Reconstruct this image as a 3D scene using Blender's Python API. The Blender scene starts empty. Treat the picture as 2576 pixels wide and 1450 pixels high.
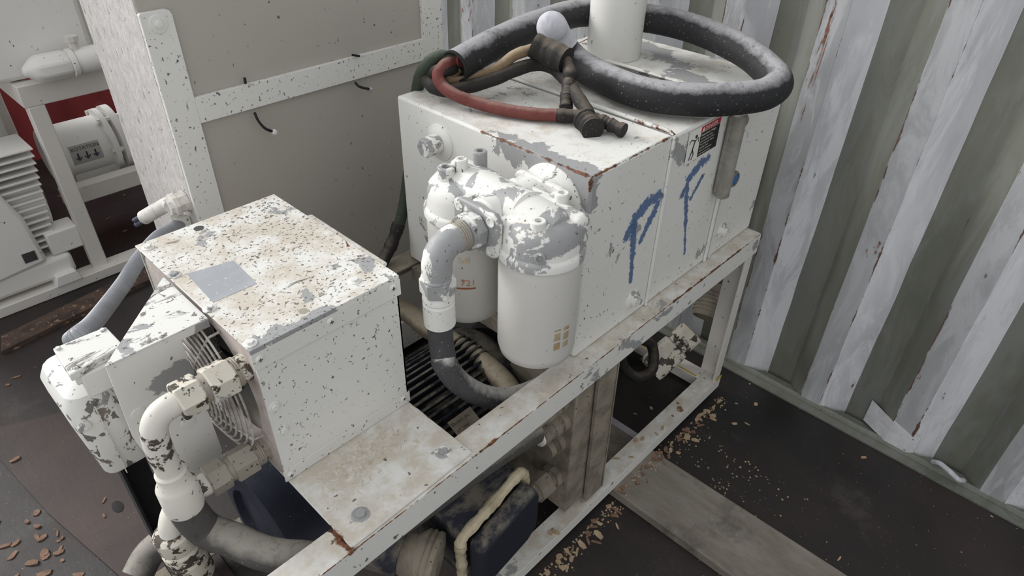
import bpy, bmesh, math, random
from mathutils import Vector, Matrix, Euler
random.seed(7)
sc = bpy.context.scene
C = sc.collection

# ---------------------------------------------------------------- camera
CAM = Vector((-0.95017, -0.68376, 1.04610))
yaw, pit, rol = 0.748951, -0.631902, 0.0243841
fwd = Vector((math.cos(pit)*math.cos(yaw), math.cos(pit)*math.sin(yaw), math.sin(pit)))
rt = fwd.cross(Vector((0, 0, 1))).normalized(); up = rt.cross(fwd)
r2 = rt*math.cos(rol)+up*math.sin(rol); u2 = -rt*math.sin(rol)+up*math.cos(rol)
cd = bpy.data.cameras.new('camera'); cam = bpy.data.objects.new('camera', cd); C.objects.link(cam)
M = Matrix((r2, u2, -fwd)).transposed().to_4x4(); M.translation = CAM
cam.matrix_world = M
cd.sensor_fit = 'HORIZONTAL'; cd.sensor_width = 36; cd.lens = 36*1705.1/2576; cd.clip_start = .02
sc.camera = cam

# ---------------------------------------------------------------- light
LDIR = Vector((-.34, .82, .46)).normalized()
w = bpy.data.worlds.new('world'); sc.world = w; w.use_nodes = True
nt = w.node_tree; nt.nodes.clear()
tc = nt.nodes.new('ShaderNodeTexCoord')
dt = nt.nodes.new('ShaderNodeVectorMath'); dt.operation = 'DOT_PRODUCT'; dt.inputs[1].default_value = Vector((-.5, .72, .46)).normalized()
nt.links.new(tc.outputs['Generated'], dt.inputs[0])
mr = nt.nodes.new('ShaderNodeMapRange'); mr.interpolation_type = 'SMOOTHSTEP'
mr.inputs[1].default_value = -.3; mr.inputs[2].default_value = 1.0; mr.inputs[3].default_value = .68; mr.inputs[4].default_value = 1.2
nt.links.new(dt.outputs['Value'], mr.inputs[0])
bg = nt.nodes.new('ShaderNodeBackground'); bg.inputs[0].default_value = (.965, .98, 1.0, 1)
nt.links.new(mr.outputs[0], bg.inputs[1])
wo = nt.nodes.new('ShaderNodeOutputWorld'); nt.links.new(bg.outputs[0], wo.inputs[0])
sd = bpy.data.lights.new('sun', 'SUN'); sd.energy = 2.7; sd.angle = math.radians(26); sd.color = (1, .99, .97)
so = bpy.data.objects.new('sun', sd); C.objects.link(so); so.location = (-2, 2, 3)
so.rotation_euler = LDIR.to_track_quat('Z', 'Y').to_euler()
sc.view_settings.view_transform = 'Standard'; sc.view_settings.look = 'None'
sc.view_settings.gamma = 1; sc.view_settings.exposure = 0.0; sc.view_settings.use_curve_mapping = False

# ---------------------------------------------------------------- materials
def rgb(r, g, b):
    f = lambda c: (c/255/12.92 if c/255 <= .04045 else ((c/255+.055)/1.055)**2.4)
    return (f(r), f(g), f(b), 1)
class Sh:
    def __init__(s, name):
        s.m = bpy.data.materials.new(name); s.m.use_nodes = True; s.t = s.m.node_tree; s.t.nodes.clear()
        s.out = s.n('ShaderNodeOutputMaterial'); s.b = s.n('ShaderNodeBsdfPrincipled'); s.l(s.b.outputs[0], s.out.inputs[0])
        s.g = s.n('ShaderNodeNewGeometry'); s.pos = s.g.outputs['Position']; s.bumps = []
    def n(s, ty): return s.t.nodes.new(ty)
    def l(s, a, b): s.t.links.new(a, b)
    def setv(s, inp, v):
        if isinstance(v, bpy.types.NodeSocket): s.l(v, inp)
        else: inp.default_value = v
    def math(s, op, a, b=0.0, c=None):
        n = s.n('ShaderNodeMath'); n.operation = op; s.setv(n.inputs[0], a); s.setv(n.inputs[1], b)
        if c is not None: s.setv(n.inputs[2], c)
        return n.outputs[0]
    def noise(s, sc_, det=6, rough=.6, dist=0, vec=None, off=0, stretch=None):
        v = vec or s.pos
        if stretch or off:
            mp = s.n('ShaderNodeMapping'); s.l(v, mp.inputs[0]); mp.inputs[1].default_value = (off, off*.7, off*1.3)
            if stretch: mp.inputs[3].default_value = stretch
            v = mp.outputs[0]
        n = s.n('ShaderNodeTexNoise'); s.l(v, n.inputs['Vector']); n.inputs['Scale'].default_value = sc_
        n.inputs['Detail'].default_value = det; n.inputs['Roughness'].default_value = rough; n.inputs['Distortion'].default_value = dist
        return n.outputs[0]
    def vor(s, sc_, feat='F1', rnd=1, off=0):
        n = s.n('ShaderNodeTexVoronoi'); n.feature = feat; s.l(s.pos, n.inputs['Vector']); n.inputs['Scale'].default_value = sc_
        return n
    def thr(s, x, a, b, lo=0.0, hi=1.0):
        n = s.n('ShaderNodeMapRange'); n.clamp = True; s.setv(n.inputs[0], x)
        for i, q in ((1, a), (2, b), (3, lo), (4, hi)): s.setv(n.inputs[i], q)
        return n.outputs[0]
    def mix(s, f, a, b):
        n = s.n('ShaderNodeMix'); n.data_type = 'RGBA'; s.setv(n.inputs[0], f); s.setv(n.inputs[6], a); s.setv(n.inputs[7], b)
        return n.outputs[2]
    def sep(s, v):
        n = s.n('ShaderNodeSeparateXYZ'); s.l(v, n.inputs[0]); return n.outputs
    def seg(s, a, b, flat=None):           # distance from the surface point to a segment
        a = Vector(a); d = Vector(b)-a
        v = s.n('ShaderNodeVectorMath'); v.operation = 'SUBTRACT'; s.l(s.pos, v.inputs[0]); v.inputs[1].default_value = a
        dd = s.n('ShaderNodeVectorMath'); dd.operation = 'DOT_PRODUCT'; s.l(v.outputs[0], dd.inputs[0]); dd.inputs[1].default_value = d
        t = s.thr(dd.outputs['Value'], 0.0, d.dot(d))
        sc_ = s.n('ShaderNodeVectorMath'); sc_.operation = 'SCALE'; sc_.inputs[0].default_value = d; s.l(t, sc_.inputs['Scale'])
        e = s.n('ShaderNodeVectorMath'); e.operation = 'DISTANCE'; s.l(v.outputs[0], e.inputs[0]); s.l(sc_.outputs[0], e.inputs[1])
        return e.outputs['Value']
    def upf(s, a=.3, b=.8): return s.thr(s.sep(s.g.outputs['Normal'])[2], a, b)
    def bump(s, h, st=.3, dist=.002):
        s.bumps.append((h, st, dist))
    def done(s, col, rough=.6, metal=0, spec=.4):
        s.setv(s.b.inputs['Base Color'], col); s.setv(s.b.inputs['Roughness'], rough); s.setv(s.b.inputs['Metallic'], metal)
        s.b.inputs['Specular IOR Level'].default_value = spec
        prev = None
        for h, st, d in s.bumps:
            n = s.n('ShaderNodeBump'); n.inputs['Strength'].default_value = st; n.inputs['Distance'].default_value = d; s.l(h, n.inputs['Height'])
            if prev: s.l(prev, n.inputs['Normal'])
            prev = n.outputs[0]
        if prev: s.l(prev, s.b.inputs['Normal'])
        return s.m

WHITE = rgb(226, 225, 220); PRIMER = rgb(156, 156, 156); RUST = rgb(112, 68, 42); DIRT = rgb(70, 66, 60); DUST = rgb(190, 178, 160)
def paint(name, base=WHITE, primer=0.0, psc=9, specks=.0, ssc=70, rust=0.0, edges=(), dust=0.0, primcol=PRIMER, speccol=DIRT,
          dark=0.0, darkcol=rgb(62, 55, 48), rough=.5, blue=None, clumps=0.0, primeredges=(), scratch=0.0):
    s = Sh(name); col = base
    v = s.noise(3, 3, .5); col = s.mix(s.thr(v, .35, .7, 0, .28), base, tuple(c*.8 for c in base[:3])+(1,))
    if dust:
        f = s.math('MULTIPLY', s.thr(s.noise(16, 8, .7, off=5), .62-dust*.3, .78-dust*.25), s.upf(.4, .9))
        col = s.mix(s.math('MULTIPLY', f, .75), col, DUST); s.bump(s.noise(90, 6, .7), .25*dust+.1, .002)
    if primer or primeredges:
        n1 = s.noise(psc, 9, .62, .4, off=1.7)
        if primeredges:
            for (a, b, wd) in primeredges:
                n1 = s.math('MAXIMUM', n1, s.math('SUBTRACT', s.math('ADD', s.noise(psc*1.6, 9, .65, .5, off=9), .26), s.math('MULTIPLY', s.seg(a, b), .26/wd)))
        th = .70-primer*.33
        pf = s.thr(n1, th, th+.006)
        col = s.mix(pf, col, primcol); s.bump(s.thr(n1, th-.004, th+.006, 1, 0), .45, .0012)
    if dark:
        n2 = s.noise(psc*1.9, 8, .66, .2, off=4.1); th = .70-dark*.26
        df = s.thr(n2, th, th+.01); col = s.mix(df, col, darkcol); s.bump(s.thr(n2, th-.01, th+.01, 1, 0), .5, .001)
    if blue:
        best = None
        for a, b, r in blue:
            d = s.math('DIVIDE', s.seg(a, b), r); best = d if best is None else s.math('MINIMUM', best, d)
        jit = s.math('MULTIPLY', s.math('SUBTRACT', s.noise(60, 8, .75, off=3), .5), 4.5)
        e = s.math('ADD', best, jit); bf = s.math('MULTIPLY', s.thr(e, 1.15, .85), .92)
        col = s.mix(bf, col, rgb(62, 96, 142))
    if specks:
        n3 = s.noise(ssc, 3, .55, .3, off=2.2, stretch=(1, 1, .75)); den = s.noise(4, 3, .6, off=8)
        th = s.thr(den, .3, .7, .735-specks*.13, .70-specks*.23)
        sf = s.thr(s.math('SUBTRACT', n3, th), 0.0, .02)
        col = s.mix(s.math('MULTIPLY', sf, .85), col, speccol); s.bump(sf, .35, .002)
    if clumps:
        n5 = s.noise(22, 9, .75, .8, off=6.6, stretch=(.6, 1.4, 1)); th = .70-clumps*.2
        cf = s.thr(n5, th, th+.05); c5 = s.mix(s.thr(s.noise(150, 4, .7), .35, .65), rgb(96, 88, 80), rgb(196, 190, 180))
        col = s.mix(cf, col, c5); s.bump(s.math('MULTIPLY', cf, s.noise(120, 4, .8)), .8, .005)
    if scratch:
        n6 = s.noise(40, 4, .6, off=11, stretch=(1, 1, .12)); col = s.mix(s.thr(n6, .70, .74, 0, scratch), col, rgb(90, 92, 92))
    for (a, b, wd) in edges:
        d = s.math('DIVIDE', s.seg(a, b), wd); e = s.math('ADD', d, s.math('MULTIPLY', s.noise(38, 7, .75, off=7), 3.2))
        rf = s.thr(e, 2.42, 2.1); rc = s.mix(s.thr(s.noise(90, 4, .7), .4, .6), rgb(62, 38, 28), rgb(132, 80, 46))
        col = s.mix(rf, col, rc); s.bump(rf, .4, .001)
    if rust:
        n4 = s.noise(30, 6, .7, .2, off=12.3); th = .76-rust*.16
        col = s.mix(s.thr(n4, th, th+.03), col, RUST)
    s.bump(s.noise(220, 3, .6), .05, .001)
    return s.done(col, rough)

def rubber(name, base=rgb(42, 42, 44), dustc=rgb(176, 174, 176), amt=.8, lo=.35, hi=.95, sc_=40):
    s = Sh(name); f = s.upf(lo, hi); n = s.noise(sc_, 8, .75, off=2); n2 = s.noise(7, 4, .6, off=6)
    g = s.thr(s.math('ADD', s.math('MULTIPLY', f, 1.0), s.math('SUBTRACT', s.math('ADD', n, n2), 1.0)), .25, .85)
    col = s.mix(s.math('MULTIPLY', g, amt), base, dustc)
    sp = s.thr(s.noise(160, 3, .6, off=3), .66, .70); col = s.mix(s.math('MULTIPLY', sp, .55), col, dustc)
    dk = s.thr(s.noise(55, 7, .75, .4, off=17), .52, .68, 0, .5); col = s.mix(dk, col, tuple(c*.45 for c in base[:3])+(1,))
    s.bump(s.noise(sc_*2.5, 6, .7), .35, .003); s.bump(s.noise(25, 5, .7, off=9), .3, .004)
    return s.done(col, .66, spec=.3)

def simple(name, c1, c2=None, sc_=12, rough=.6, lo=.4, hi=.65, bump=0, bsc=80, metal=0, c3=None, s3=60, t3=.66):
    s = Sh(name); col = c1
    if c2: col = s.mix(s.thr(s.noise(sc_, 7, .65, .3), lo, hi), c1, c2)
    if c3: col = s.mix(s.thr(s.noise(s3, 4, .6, .3, off=5), t3, t3+.03), col, c3)
    if bump: s.bump(s.noise(bsc, 7, .7), bump, .003)
    return s.done(col, rough, metal)

m = {}
m['plain'] = paint('white_paint', specks=.12, ssc=90, primer=.05)
m['taupe'] = paint('taupe_panel', base=rgb(178, 173, 165), specks=.12, ssc=80, speccol=rgb(90, 84, 78))
m['cabframe'] = paint('cabinet_frame_paint', specks=.40, ssc=130)
m['tank_front'] = m['tank'] = paint('tank_paint', specks=.16, ssc=110, primer=.22, psc=9, rust=.34, dust=.5, scratch=.5,
    edges=[((.0, .0, .46), (.0, .30, .46), .006), ((0, 0, .46), (.283, 0, .46), .005), ((0, 0, .47), (0, 0, .43), .008), ((.283, .0, .464), (.283, .1, .464), .006),
           ((.3, .5, .46), (.83, .59, .46), .004), ((.83, .0, .46), (.83, .59, .46), .006)],
    primeredges=[((0, .01, .45), (0, .24, .45), .05), ((.02, 0, .46), (.02, .25, .465), .035), ((0, 0, .40), (0, 0, .46), .03), ((.60, 0, .40), (.585, 0, .30), .022), ((.235, 0, .06), (.262, 0, .02), .016), ((.60, .1, .46), (.80, .45, .46), .07)],
    blue=[((.152, 0, .262), (.178, 0, .300), .013), ((.178, 0, .300), (.225, 0, .322), .016), ((.225, 0, .322), (.262, 0, .322), .014), ((.176, 0, .285), (.186, 0, .20), .011), ((.186, 0, .20), (.196, 0, .120), .008),
          ((.262, 0, .30), (.232, 0, .255), .012), ((.232, 0, .255), (.213, 0, .225), .009),
          ((.372, 0, .282), (.392, 0, .318), .010), ((.392, 0, .318), (.43, 0, .342), .013), ((.43, 0, .342), (.468, 0, .345), .011), ((.388, 0, .300), (.418, 0, .18), .008), ((.418, 0, .18), (.444, 0, .085), .005), ((.455, 0, .30), (.418, 0, .255), .007)])
m['rail'] = paint('rail_paint', specks=.15, ssc=70, primer=.10, psc=8, rust=.28, dust=.8,
    edges=[((-.86, -.044, 0), (.824, -.044, 0), .0019), ((-.355, .06, .006), (-.355, .16, .006), .004), ((-.30, -.044, 0), (-.39, -.044, .004), .006), ((-.645, .02, .0), (-.645, -.05, .0), .009), ((.35, -.044, 0), (.7, -.044, 0), .005)],
    primeredges=[((.80, -.04, -.03), (.82, -.02, -.06), .04), ((.0, -.044, -.03), (.03, -.044, -.06), .05), ((.15, -.044, -.02), (.2, -.044, -.06), .04)])
m['boxtop'] = paint('lid_paint', specks=.62, ssc=150, primer=.16, psc=9, rust=.25, dust=.75, clumps=.38, speccol=rgb(88, 80, 72),
    primeredges=[((-.64, .157, .332), (-.50, .157, .332), .035), ((-.37, .157, .332), (-.37, .24, .332), .03)],
    edges=[((-.33, .38, .33), (-.36, .3, .33), .004)])
m['boxside'] = paint('shroud_paint', specks=.30, ssc=140, primer=.03)
m['tri'] = paint('bracket_paint', specks=.6, ssc=60, primer=.25, psc=8, clumps=.62, speccol=rgb(100, 92, 84))
m['panel'] = paint('side_panel_paint', specks=.35, ssc=60, primer=.42, psc=6, dark=.08, darkcol=rgb(120, 112, 100))
m['peel'] = paint('peeling_casting_paint', primer=.66, psc=11, specks=.3, ssc=120, dust=.3)
m['peel_light'] = paint('peeling_fitting_paint', primer=.42, psc=16, specks=.25, ssc=120)
m['fit_dark'] = paint('chipped_fitting_paint', base=rgb(214, 208, 194), specks=.35, primer=.2, psc=12, dark=.66, dust=.5, darkcol=rgb(72, 64, 55))
m['fit_dusty'] = paint('dusty_fitting_paint', base=rgb(160, 153, 141), specks=.4, ssc=110, dark=.3, primer=0, psc=16, darkcol=rgb(84, 74, 62))
m['tube'] = paint('pipe_elbow_paint', base=rgb(222, 218, 208), specks=.3, primer=.25, psc=8, dark=.48, darkcol=rgb(80, 72, 62))
m['can'] = paint('canister_paint', base=rgb(206, 204, 198), specks=.07, ssc=70, scratch=.7)
m['pipe'] = paint('white_pipe_paint', specks=.2, ssc=60, primer=.1, rust=.15, scratch=.4)
m['cover'] = paint('motor_cover_paint', specks=.5, ssc=45, primer=.12, dark=.35, psc=11, darkcol=rgb(125, 117, 106), clumps=.25)
m['jbox'] = paint('junction_box_paint', specks=.4, ssc=50, primer=.3, clumps=.55)
m['far'] = paint('pale_machine_paint', base=rgb(234, 232, 228), specks=.06)
m['farrust'] = paint('pale_rail_paint', base=rgb(220, 216, 210), specks=.12, rust=.3)
m['cabside'] = None
s = Sh('rough_sprayed_side'); n = s.noise(75, 5, .7, .2, stretch=(1, 1, .5)); n2 = s.noise(95, 3, .55, .5, off=3, stretch=(1, 1, .35))
col = s.mix(s.thr(n, .35, .7), rgb(214, 210, 207), rgb(184, 179, 175)); col = s.mix(s.thr(n2, .66, .69, 0, .8), col, rgb(98, 90, 86))
s.bump(n, .6, .006); s.bump(s.thr(n2, .62, .70, 1, 0), .5, .004); m['cabside'] = s.done(col, .7)
m['dusty'] = simple('dusty_steel', rgb(150, 141, 126), rgb(112, 104, 92), 14, .85, bump=.5, bsc=110, c3=rgb(78, 70, 60), s3=80)
m['navy'] = simple('navy_paint', rgb(32, 36, 50), rgb(50, 54, 70), 9, .5, .45, .75, bump=.15, c3=rgb(160, 160, 165), s3=140, t3=.7)
m['navydusty'] = simple('dusty_navy_paint', rgb(38, 41, 52), rgb(112, 106, 96), 12, .7, .46, .60, bump=.3)
s = Sh('navy_fins_with_dust'); f = s.upf(.2, .9); nn = s.noise(18, 7, .7)
col = s.mix(s.math('MULTIPLY', f, s.thr(nn, .42, .56, .0, .85)), rgb(30, 33, 44), rgb(118, 112, 100)); s.bump(s.noise(90, 6, .7), .3, .002); m['fins'] = s.done(col, .75)
m['gasket'] = simple('tan_sealant', rgb(196, 184, 156), rgb(160, 148, 122), 30, .7, bump=.6, bsc=60)
m['black'] = simple('black_gap', rgb(30, 29, 30), rgb(44, 42, 42), 20, .8)
m['darksteel'] = simple('dark_grey_steel', rgb(70, 68, 68), rgb(52, 50, 50), 8, .7)
m['rubber'] = rubber('black_rubber_dusty', amt=.85, lo=.45, hi=1.05)
m['rubber_grey'] = rubber('grey_dusty_hose', rgb(74, 74, 76), rgb(206, 202, 196), .95, .0, .9, 60)
m['rubber_low'] = rubber('dusty_low_hose', rgb(84, 82, 80), rgb(168, 162, 152), .7, .2, .9, 30)
m['rubber_brown'] = rubber('brown_dusty_pipe', rgb(120, 108, 92), rgb(186, 174, 152), .85, .0, .8, 30)
m['tape'] = rubber('black_tape', rgb(40, 38, 36), rgb(120, 110, 98), .6, .3, 1, 50)
m['red_wire'] = rubber('red_sleeve', rgb(112, 60, 56), rgb(146, 116, 106), .75, .5, 1, 50)
m['green_wire'] = rubber('green_sleeve', rgb(56, 66, 54), rgb(108, 114, 100), .6, .2, 1, 30)
m['brown_wire'] = rubber('brown_sleeve', rgb(128, 108, 84), rgb(176, 158, 132), .7, .2, 1, 30)
m['black_wire'] = rubber('black_sleeve', rgb(44, 42, 40), rgb(110, 100, 88), .5, .5, 1, 50)
m['whitedust_tube'] = simple('powder_coated_tube', rgb(206, 206, 212), rgb(178, 178, 184), 20, .8, bump=.2)
m['conduit'] = simple('grey_pvc', rgb(150, 152, 157), rgb(136, 138, 143), 10, .45)
m['gland'] = simple('dusty_white_plastic', rgb(222, 218, 212), rgb(176, 168, 158), 30, .6, .45, .7, bump=.2)
m['sticker_grey'] = simple('silver_sticker', rgb(158, 161, 166), rgb(174, 176, 180), 9, .4, c3=rgb(214, 208, 196), s3=130, t3=.64)
m['wire_guard'] = simple('galvanised_wire', rgb(200, 198, 194), rgb(128, 118, 106), 24, .5, c3=rgb(110, 82, 56), s3=60, t3=.68)
m['pinkdust'] = simple('pink_dusty_plate', rgb(196, 186, 180), rgb(170, 158, 150), 20, .8, bump=.3)
m['purple'] = simple('dusty_mauve_tray', rgb(112, 92, 92), rgb(86, 66, 62), 14, .8, bump=.4, c3=rgb(150, 118, 96), s3=60, t3=.6)
m['black_ink'] = simple('black_ink', rgb(30, 30, 30)); m['red_ink'] = simple('red_ink', rgb(176, 44, 52)); m['white_ink'] = simple('white_ink', rgb(228, 226, 220))
m['orange_ink'] = simple('orange_ink', rgb(206, 128, 92)); m['gold_ink'] = simple('gold_ink', rgb(206, 176, 124), rgb(226, 210, 180), 60); m['navy_ink'] = simple('slate_ink', rgb(70, 74, 92))
m['yellow'] = simple('yellow_stripe_paint', rgb(206, 184, 80), rgb(170, 150, 90), 30)
m['blue_cap'] = simple('blue_sight_glass', rgb(44, 92, 156), rgb(60, 110, 170), 40, .25)
m['gauge'] = simple('cloudy_plastic_tube', rgb(150, 146, 138), rgb(116, 112, 104), 14, .35)
m['chip'] = simple('pale_wood_chip', rgb(186, 166, 138), rgb(160, 134, 106), 60, .8, bump=.3)
m['chip_dark'] = simple('brown_wood_chip', rgb(142, 112, 92), rgb(108, 84, 70), 60, .8, bump=.3)
# floor
s = Sh('dark_plywood_floor'); a = s.noise(2.2, 6, .6, .4); b = s.noise(9, 8, .7, .6, off=3, stretch=(1, .35, 1)); c = s.noise(120, 3, .6, off=8)
yy = s.sep(s.pos)
col = s.mix(s.thr(a, .35, .65), rgb(32, 30, 29), rgb(52, 43, 40)); col = s.mix(s.thr(b, .45, .75, 0, .7), col, rgb(30, 30, 30)); 
col = s.mix(s.thr(s.noise(5, 8, .7, off=14), .58, .78, 0, .4), col, rgb(104, 98, 94)); col = s.mix(s.thr(c, .70, .73, 0, .8), col, rgb(176, 156, 134))
s.bump(b, .3, .004); s.bump(s.noise(60, 6, .7), .25, .002)
m['floor'] = s.done(col, s.thr(a, .3, .7, .42, .7), spec=.5)
s = Sh('brown_plywood_sheet'); a = s.noise(3, 7, .6, .6, off=5); b = s.noise(26, 8, .7, .3, off=1, stretch=(1, .2, 1))
col = s.mix(s.thr(a, .35, .68), rgb(74, 60, 56), rgb(54, 46, 44)); col = s.mix(s.thr(b, .55, .72, 0, .6), col, rgb(56, 46, 44)); col = s.mix(s.thr(s.noise(150, 3, .6, off=9), .69, .72, 0, .8), col, rgb(164, 132, 108))
s.bump(b, .3, .003); m['ply'] = s.done(col, .62)
s = Sh('weathered_timber'); a = s.noise(10, 8, .7, .4, off=5, stretch=(1, .3, 1)); b = s.noise(5, 7, .7, off=2)
col = s.mix(s.thr(a, .35, .65), rgb(146, 140, 130), rgb(112, 104, 94)); col = s.mix(s.thr(b, .50, .66, 0, .8), col, rgb(64, 60, 56)); s.bump(s.noise(50, 7, .7, stretch=(1, .2, 1)), .4, .003); m['timber'] = s.done(col, .8)
m['strip'] = simple('splintered_brown_wood', rgb(92, 74, 64), rgb(60, 50, 46), 20, .85, bump=.6, c3=rgb(150, 124, 100), s3=50, t3=.6)
# container walls
def wallmat(name, c1, c2, peel, rustamt, c3=rgb(150, 152, 150)):
    s = Sh(name); a = s.noise(3.5, 7, .6, .3, stretch=(1, 1, .4)); b = s.noise(9, 8, .7, .8, off=4, stretch=(1, 1.6, .35)); f = s.noise(34, 4, .6, off=7, stretch=(1, 1, .3))
    col = s.mix(s.thr(a, .35, .68), c1, c2)
    if peel: col = s.mix(s.thr(b, .46, .56, 0, peel), col, c3)
    if rustamt:
        r = s.noise(7, 8, .7, 1.0, off=13, stretch=(1, 1.8, .4)); th = .74-rustamt*.25
        col = s.mix(s.thr(r, th, th+.02), col, s.mix(s.thr(s.noise(40, 4, .7), .4, .6), rgb(92, 62, 50), rgb(138, 96, 80)))
    if rustamt > .2:
        y = s.math('DIVIDE', s.math('ADD', s.sep(s.pos)[1], 2.85*2+.333), .285); fy = s.math('MULTIPLY', s.math('FRACT', y), .285)
        d = s.math('MINIMUM', s.math('MINIMUM', fy, s.math('ABSOLUTE', s.math('SUBTRACT', fy, .066))), s.math('SUBTRACT', .285, fy))
        e = s.math('ADD', s.math('MULTIPLY', d, 60), s.math('MULTIPLY', s.noise(6, 8, .7, .8, off=21, stretch=(1, 1.5, .5)), 3.0))
        col = s.mix(s.thr(e, 1.5, 1.38), col, rgb(96, 72, 64))
    col = s.mix(s.thr(f, .70, .73, 0, .7), col, rgb(70, 66, 60)); s.bump(b, .25, .004); s.bump(s.noise(60, 5, .7, stretch=(1, 1, .3)), .2, .002)
    return s.done(col, .55, spec=.35)
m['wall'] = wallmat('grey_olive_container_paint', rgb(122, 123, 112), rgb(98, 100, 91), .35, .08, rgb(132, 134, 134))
m['wallrib'] = wallmat('scuffed_lit_rib_paint', rgb(212, 213, 216), rgb(176, 177, 181), .6, .36, rgb(224, 225, 228))  # scuffed paint, with the brightness of lit slopes put into its colour
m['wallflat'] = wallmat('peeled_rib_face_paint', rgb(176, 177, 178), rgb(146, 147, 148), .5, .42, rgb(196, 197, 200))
m['wallpatch'] = simple('white_patch_paint', rgb(214, 214, 216), rgb(190, 190, 192), 18, .6, bump=.2, c3=rgb(90, 84, 78), s3=80)
s = Sh('red_wall_paint'); a = s.noise(4, 7, .6, .4, stretch=(1, 1, .3)); b = s.noise(14, 8, .7, off=3)
col = s.mix(s.thr(a, .4, .65), rgb(158, 66, 68), rgb(122, 50, 52)); col = s.mix(s.thr(b, .6, .72, 0, .6), col, rgb(178, 104, 98)); m['redwall'] = s.done(col, .5)

# ---------------------------------------------------------------- mesh helpers
def frame_of(d):
    d = Vector(d).normalized(); a = Vector((0, 0, 1)) if abs(d.z) < .9 else Vector((1, 0, 0))
    x = a.cross(d).normalized(); return x, d.cross(x).normalized(), d
def cr(pts, n=8, closed=False):
    P = [Vector(p) for p in pts]; out = []; L = len(P)
    if L < 3: return P
    for i in range(L if closed else L-1):
        if closed: a, b, c, d = P[(i-1) % L], P[i], P[(i+1) % L], P[(i+2) % L]
        else:
            b, c = P[i], P[i+1]; a = P[i-1] if i else b*2-c; d = P[i+2] if i+2 < L else c*2-b
        for k in range(n):
            t = k/n; out.append(.5*((2*b)+(c-a)*t+(2*a-5*b+4*c-d)*t*t+(3*b-a-3*c+d)*t**3))
    if not closed: out.append(P[-1])
    return out
class MB:
    def __init__(s): s.v = []; s.f = []; s.mi = []; s.cur = 0
    def face(s, idx): s.f.append(tuple(idx)); s.mi.append(s.cur)
    def add(s, vs): k = len(s.v); s.v += [Vector(v) for v in vs]; return k
    def box(s, lo, hi):
        x0, y0, z0 = [min(a, b) for a, b in zip(lo, hi)]; x1, y1, z1 = [max(a, b) for a, b in zip(lo, hi)]
        k = s.add([(x0,y0,z0),(x1,y0,z0),(x1,y1,z0),(x0,y1,z0),(x0,y0,z1),(x1,y0,z1),(x1,y1,z1),(x0,y1,z1)])
        for q in ((0,3,2,1),(4,5,6,7),(0,1,5,4),(1,2,6,5),(2,3,7,6),(3,0,4,7)): s.face([k+i for i in q])
        return s
    def prism(s, poly, d):                    # poly: 3D outline, extruded by d
        d = Vector(d); P = [Vector(p) for p in poly]; n = len(P)
        nn = Vector((0,0,0))
        for i in range(n): nn += (P[i]-P[0]).cross(P[(i+1) % n]-P[0])
        if nn.dot(d) > 0: P = P[::-1]
        k = s.add(P+[p+d for p in P]); s.face(range(k, k+n)); s.face(reversed(range(k+n, k+2*n)))
        for i in range(n): j = (i+1) % n; s.face((k+j, k+i, k+n+i, k+n+j))
        return s
    def lathe(s, p, axis, prof, n=32, a0=0.0, sx=1.0, xd=None):        # prof: (r, h) from bottom to top along axis
        x, y, z = frame_of(axis); p = Vector(p)
        if xd is not None: x = Vector(xd).normalized(); y = z.cross(x)
        rings = []
        for r, h in prof:
            if r < 1e-6: rings.append([s.add([p+z*h])])
            else:
                k = s.add([p+z*h+x*(r*sx*math.cos(a0+2*math.pi*i/n))+y*(r*math.sin(a0+2*math.pi*i/n)) for i in range(n)]); rings.append([k+i for i in range(n)])
        for A, B in zip(rings, rings[1:]):
            for i in range(n):
                j = (i+1) % n
                if len(A) == 1 and len(B) == 1: continue
                if len(A) == 1: s.face((A[0], B[j], B[i]))
                elif len(B) == 1: s.face((A[i], A[j], B[0]))
                else: s.face((A[i], A[j], B[j], B[i]))
        if len(rings[0]) > 1: s.face(reversed(rings[0]))
        if len(rings[-1]) > 1: s.face(rings[-1])
        return s
    def cyl(s, p0, p1, r, r1=None, n=24, a0=0.0, ch=0.0):
        p0, p1 = Vector(p0), Vector(p1); L = (p1-p0).length; r1 = r if r1 is None else r1
        prof = [(r-ch, 0), (r, ch), (r1, L-ch), (r1-ch, L)] if ch else [(r, 0), (r1, L)]
        return s.lathe(p0, p1-p0, prof, n, a0)
    def tube(s, path, r, n=16, closed=False, rf=None, open_end=False):
        P = [Vector(p) for p in path]; L = len(P); rings = []; prev = None
        for i in range(L):
            if closed: t = P[(i+1) % L]-P[i-1]
            else: t = P[min(i+1, L-1)]-P[max(i-1, 0)]
            t.normalize()
            if prev is None: x = frame_of(t)[0]
            else: x = prev-t*prev.dot(t); x.normalize()
            prev = x; y = t.cross(x); rr = r if rf is None else r*rf(i/(L-1), i)
            k = s.add([P[i]+x*(rr*math.cos(2*math.pi*j/n))+y*(rr*math.sin(2*math.pi*j/n)) for j in range(n)]); rings.append(k)
        m_ = L if closed else L-1
        for i in range(m_):
            A, B = rings[i], rings[(i+1) % L]
            for j in range(n): q = (j+1) % n; s.face((A+j, A+q, B+q, B+j))
        if not closed and not open_end: s.face([rings[0]+j for j in reversed(range(n))]); s.face([rings[-1]+j for j in range(n)])
        return s
    def ring(s, c, axis, R, r, n=36, k=8, sx=1.0, xd=None):
        x, y, z = frame_of(axis); c = Vector(c)
        if xd is not None: x = Vector(xd).normalized(); y = z.cross(x)
        return s.tube([c+x*(R*sx*math.cos(2*math.pi*i/n))+y*(R*math.sin(2*math.pi*i/n)) for i in range(n)], r, k, closed=True)
    def hexa(s, p0, p1, r, a0=.2): return s.cyl(p0, p1, r, n=6, a0=a0, ch=r*.08)
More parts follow.
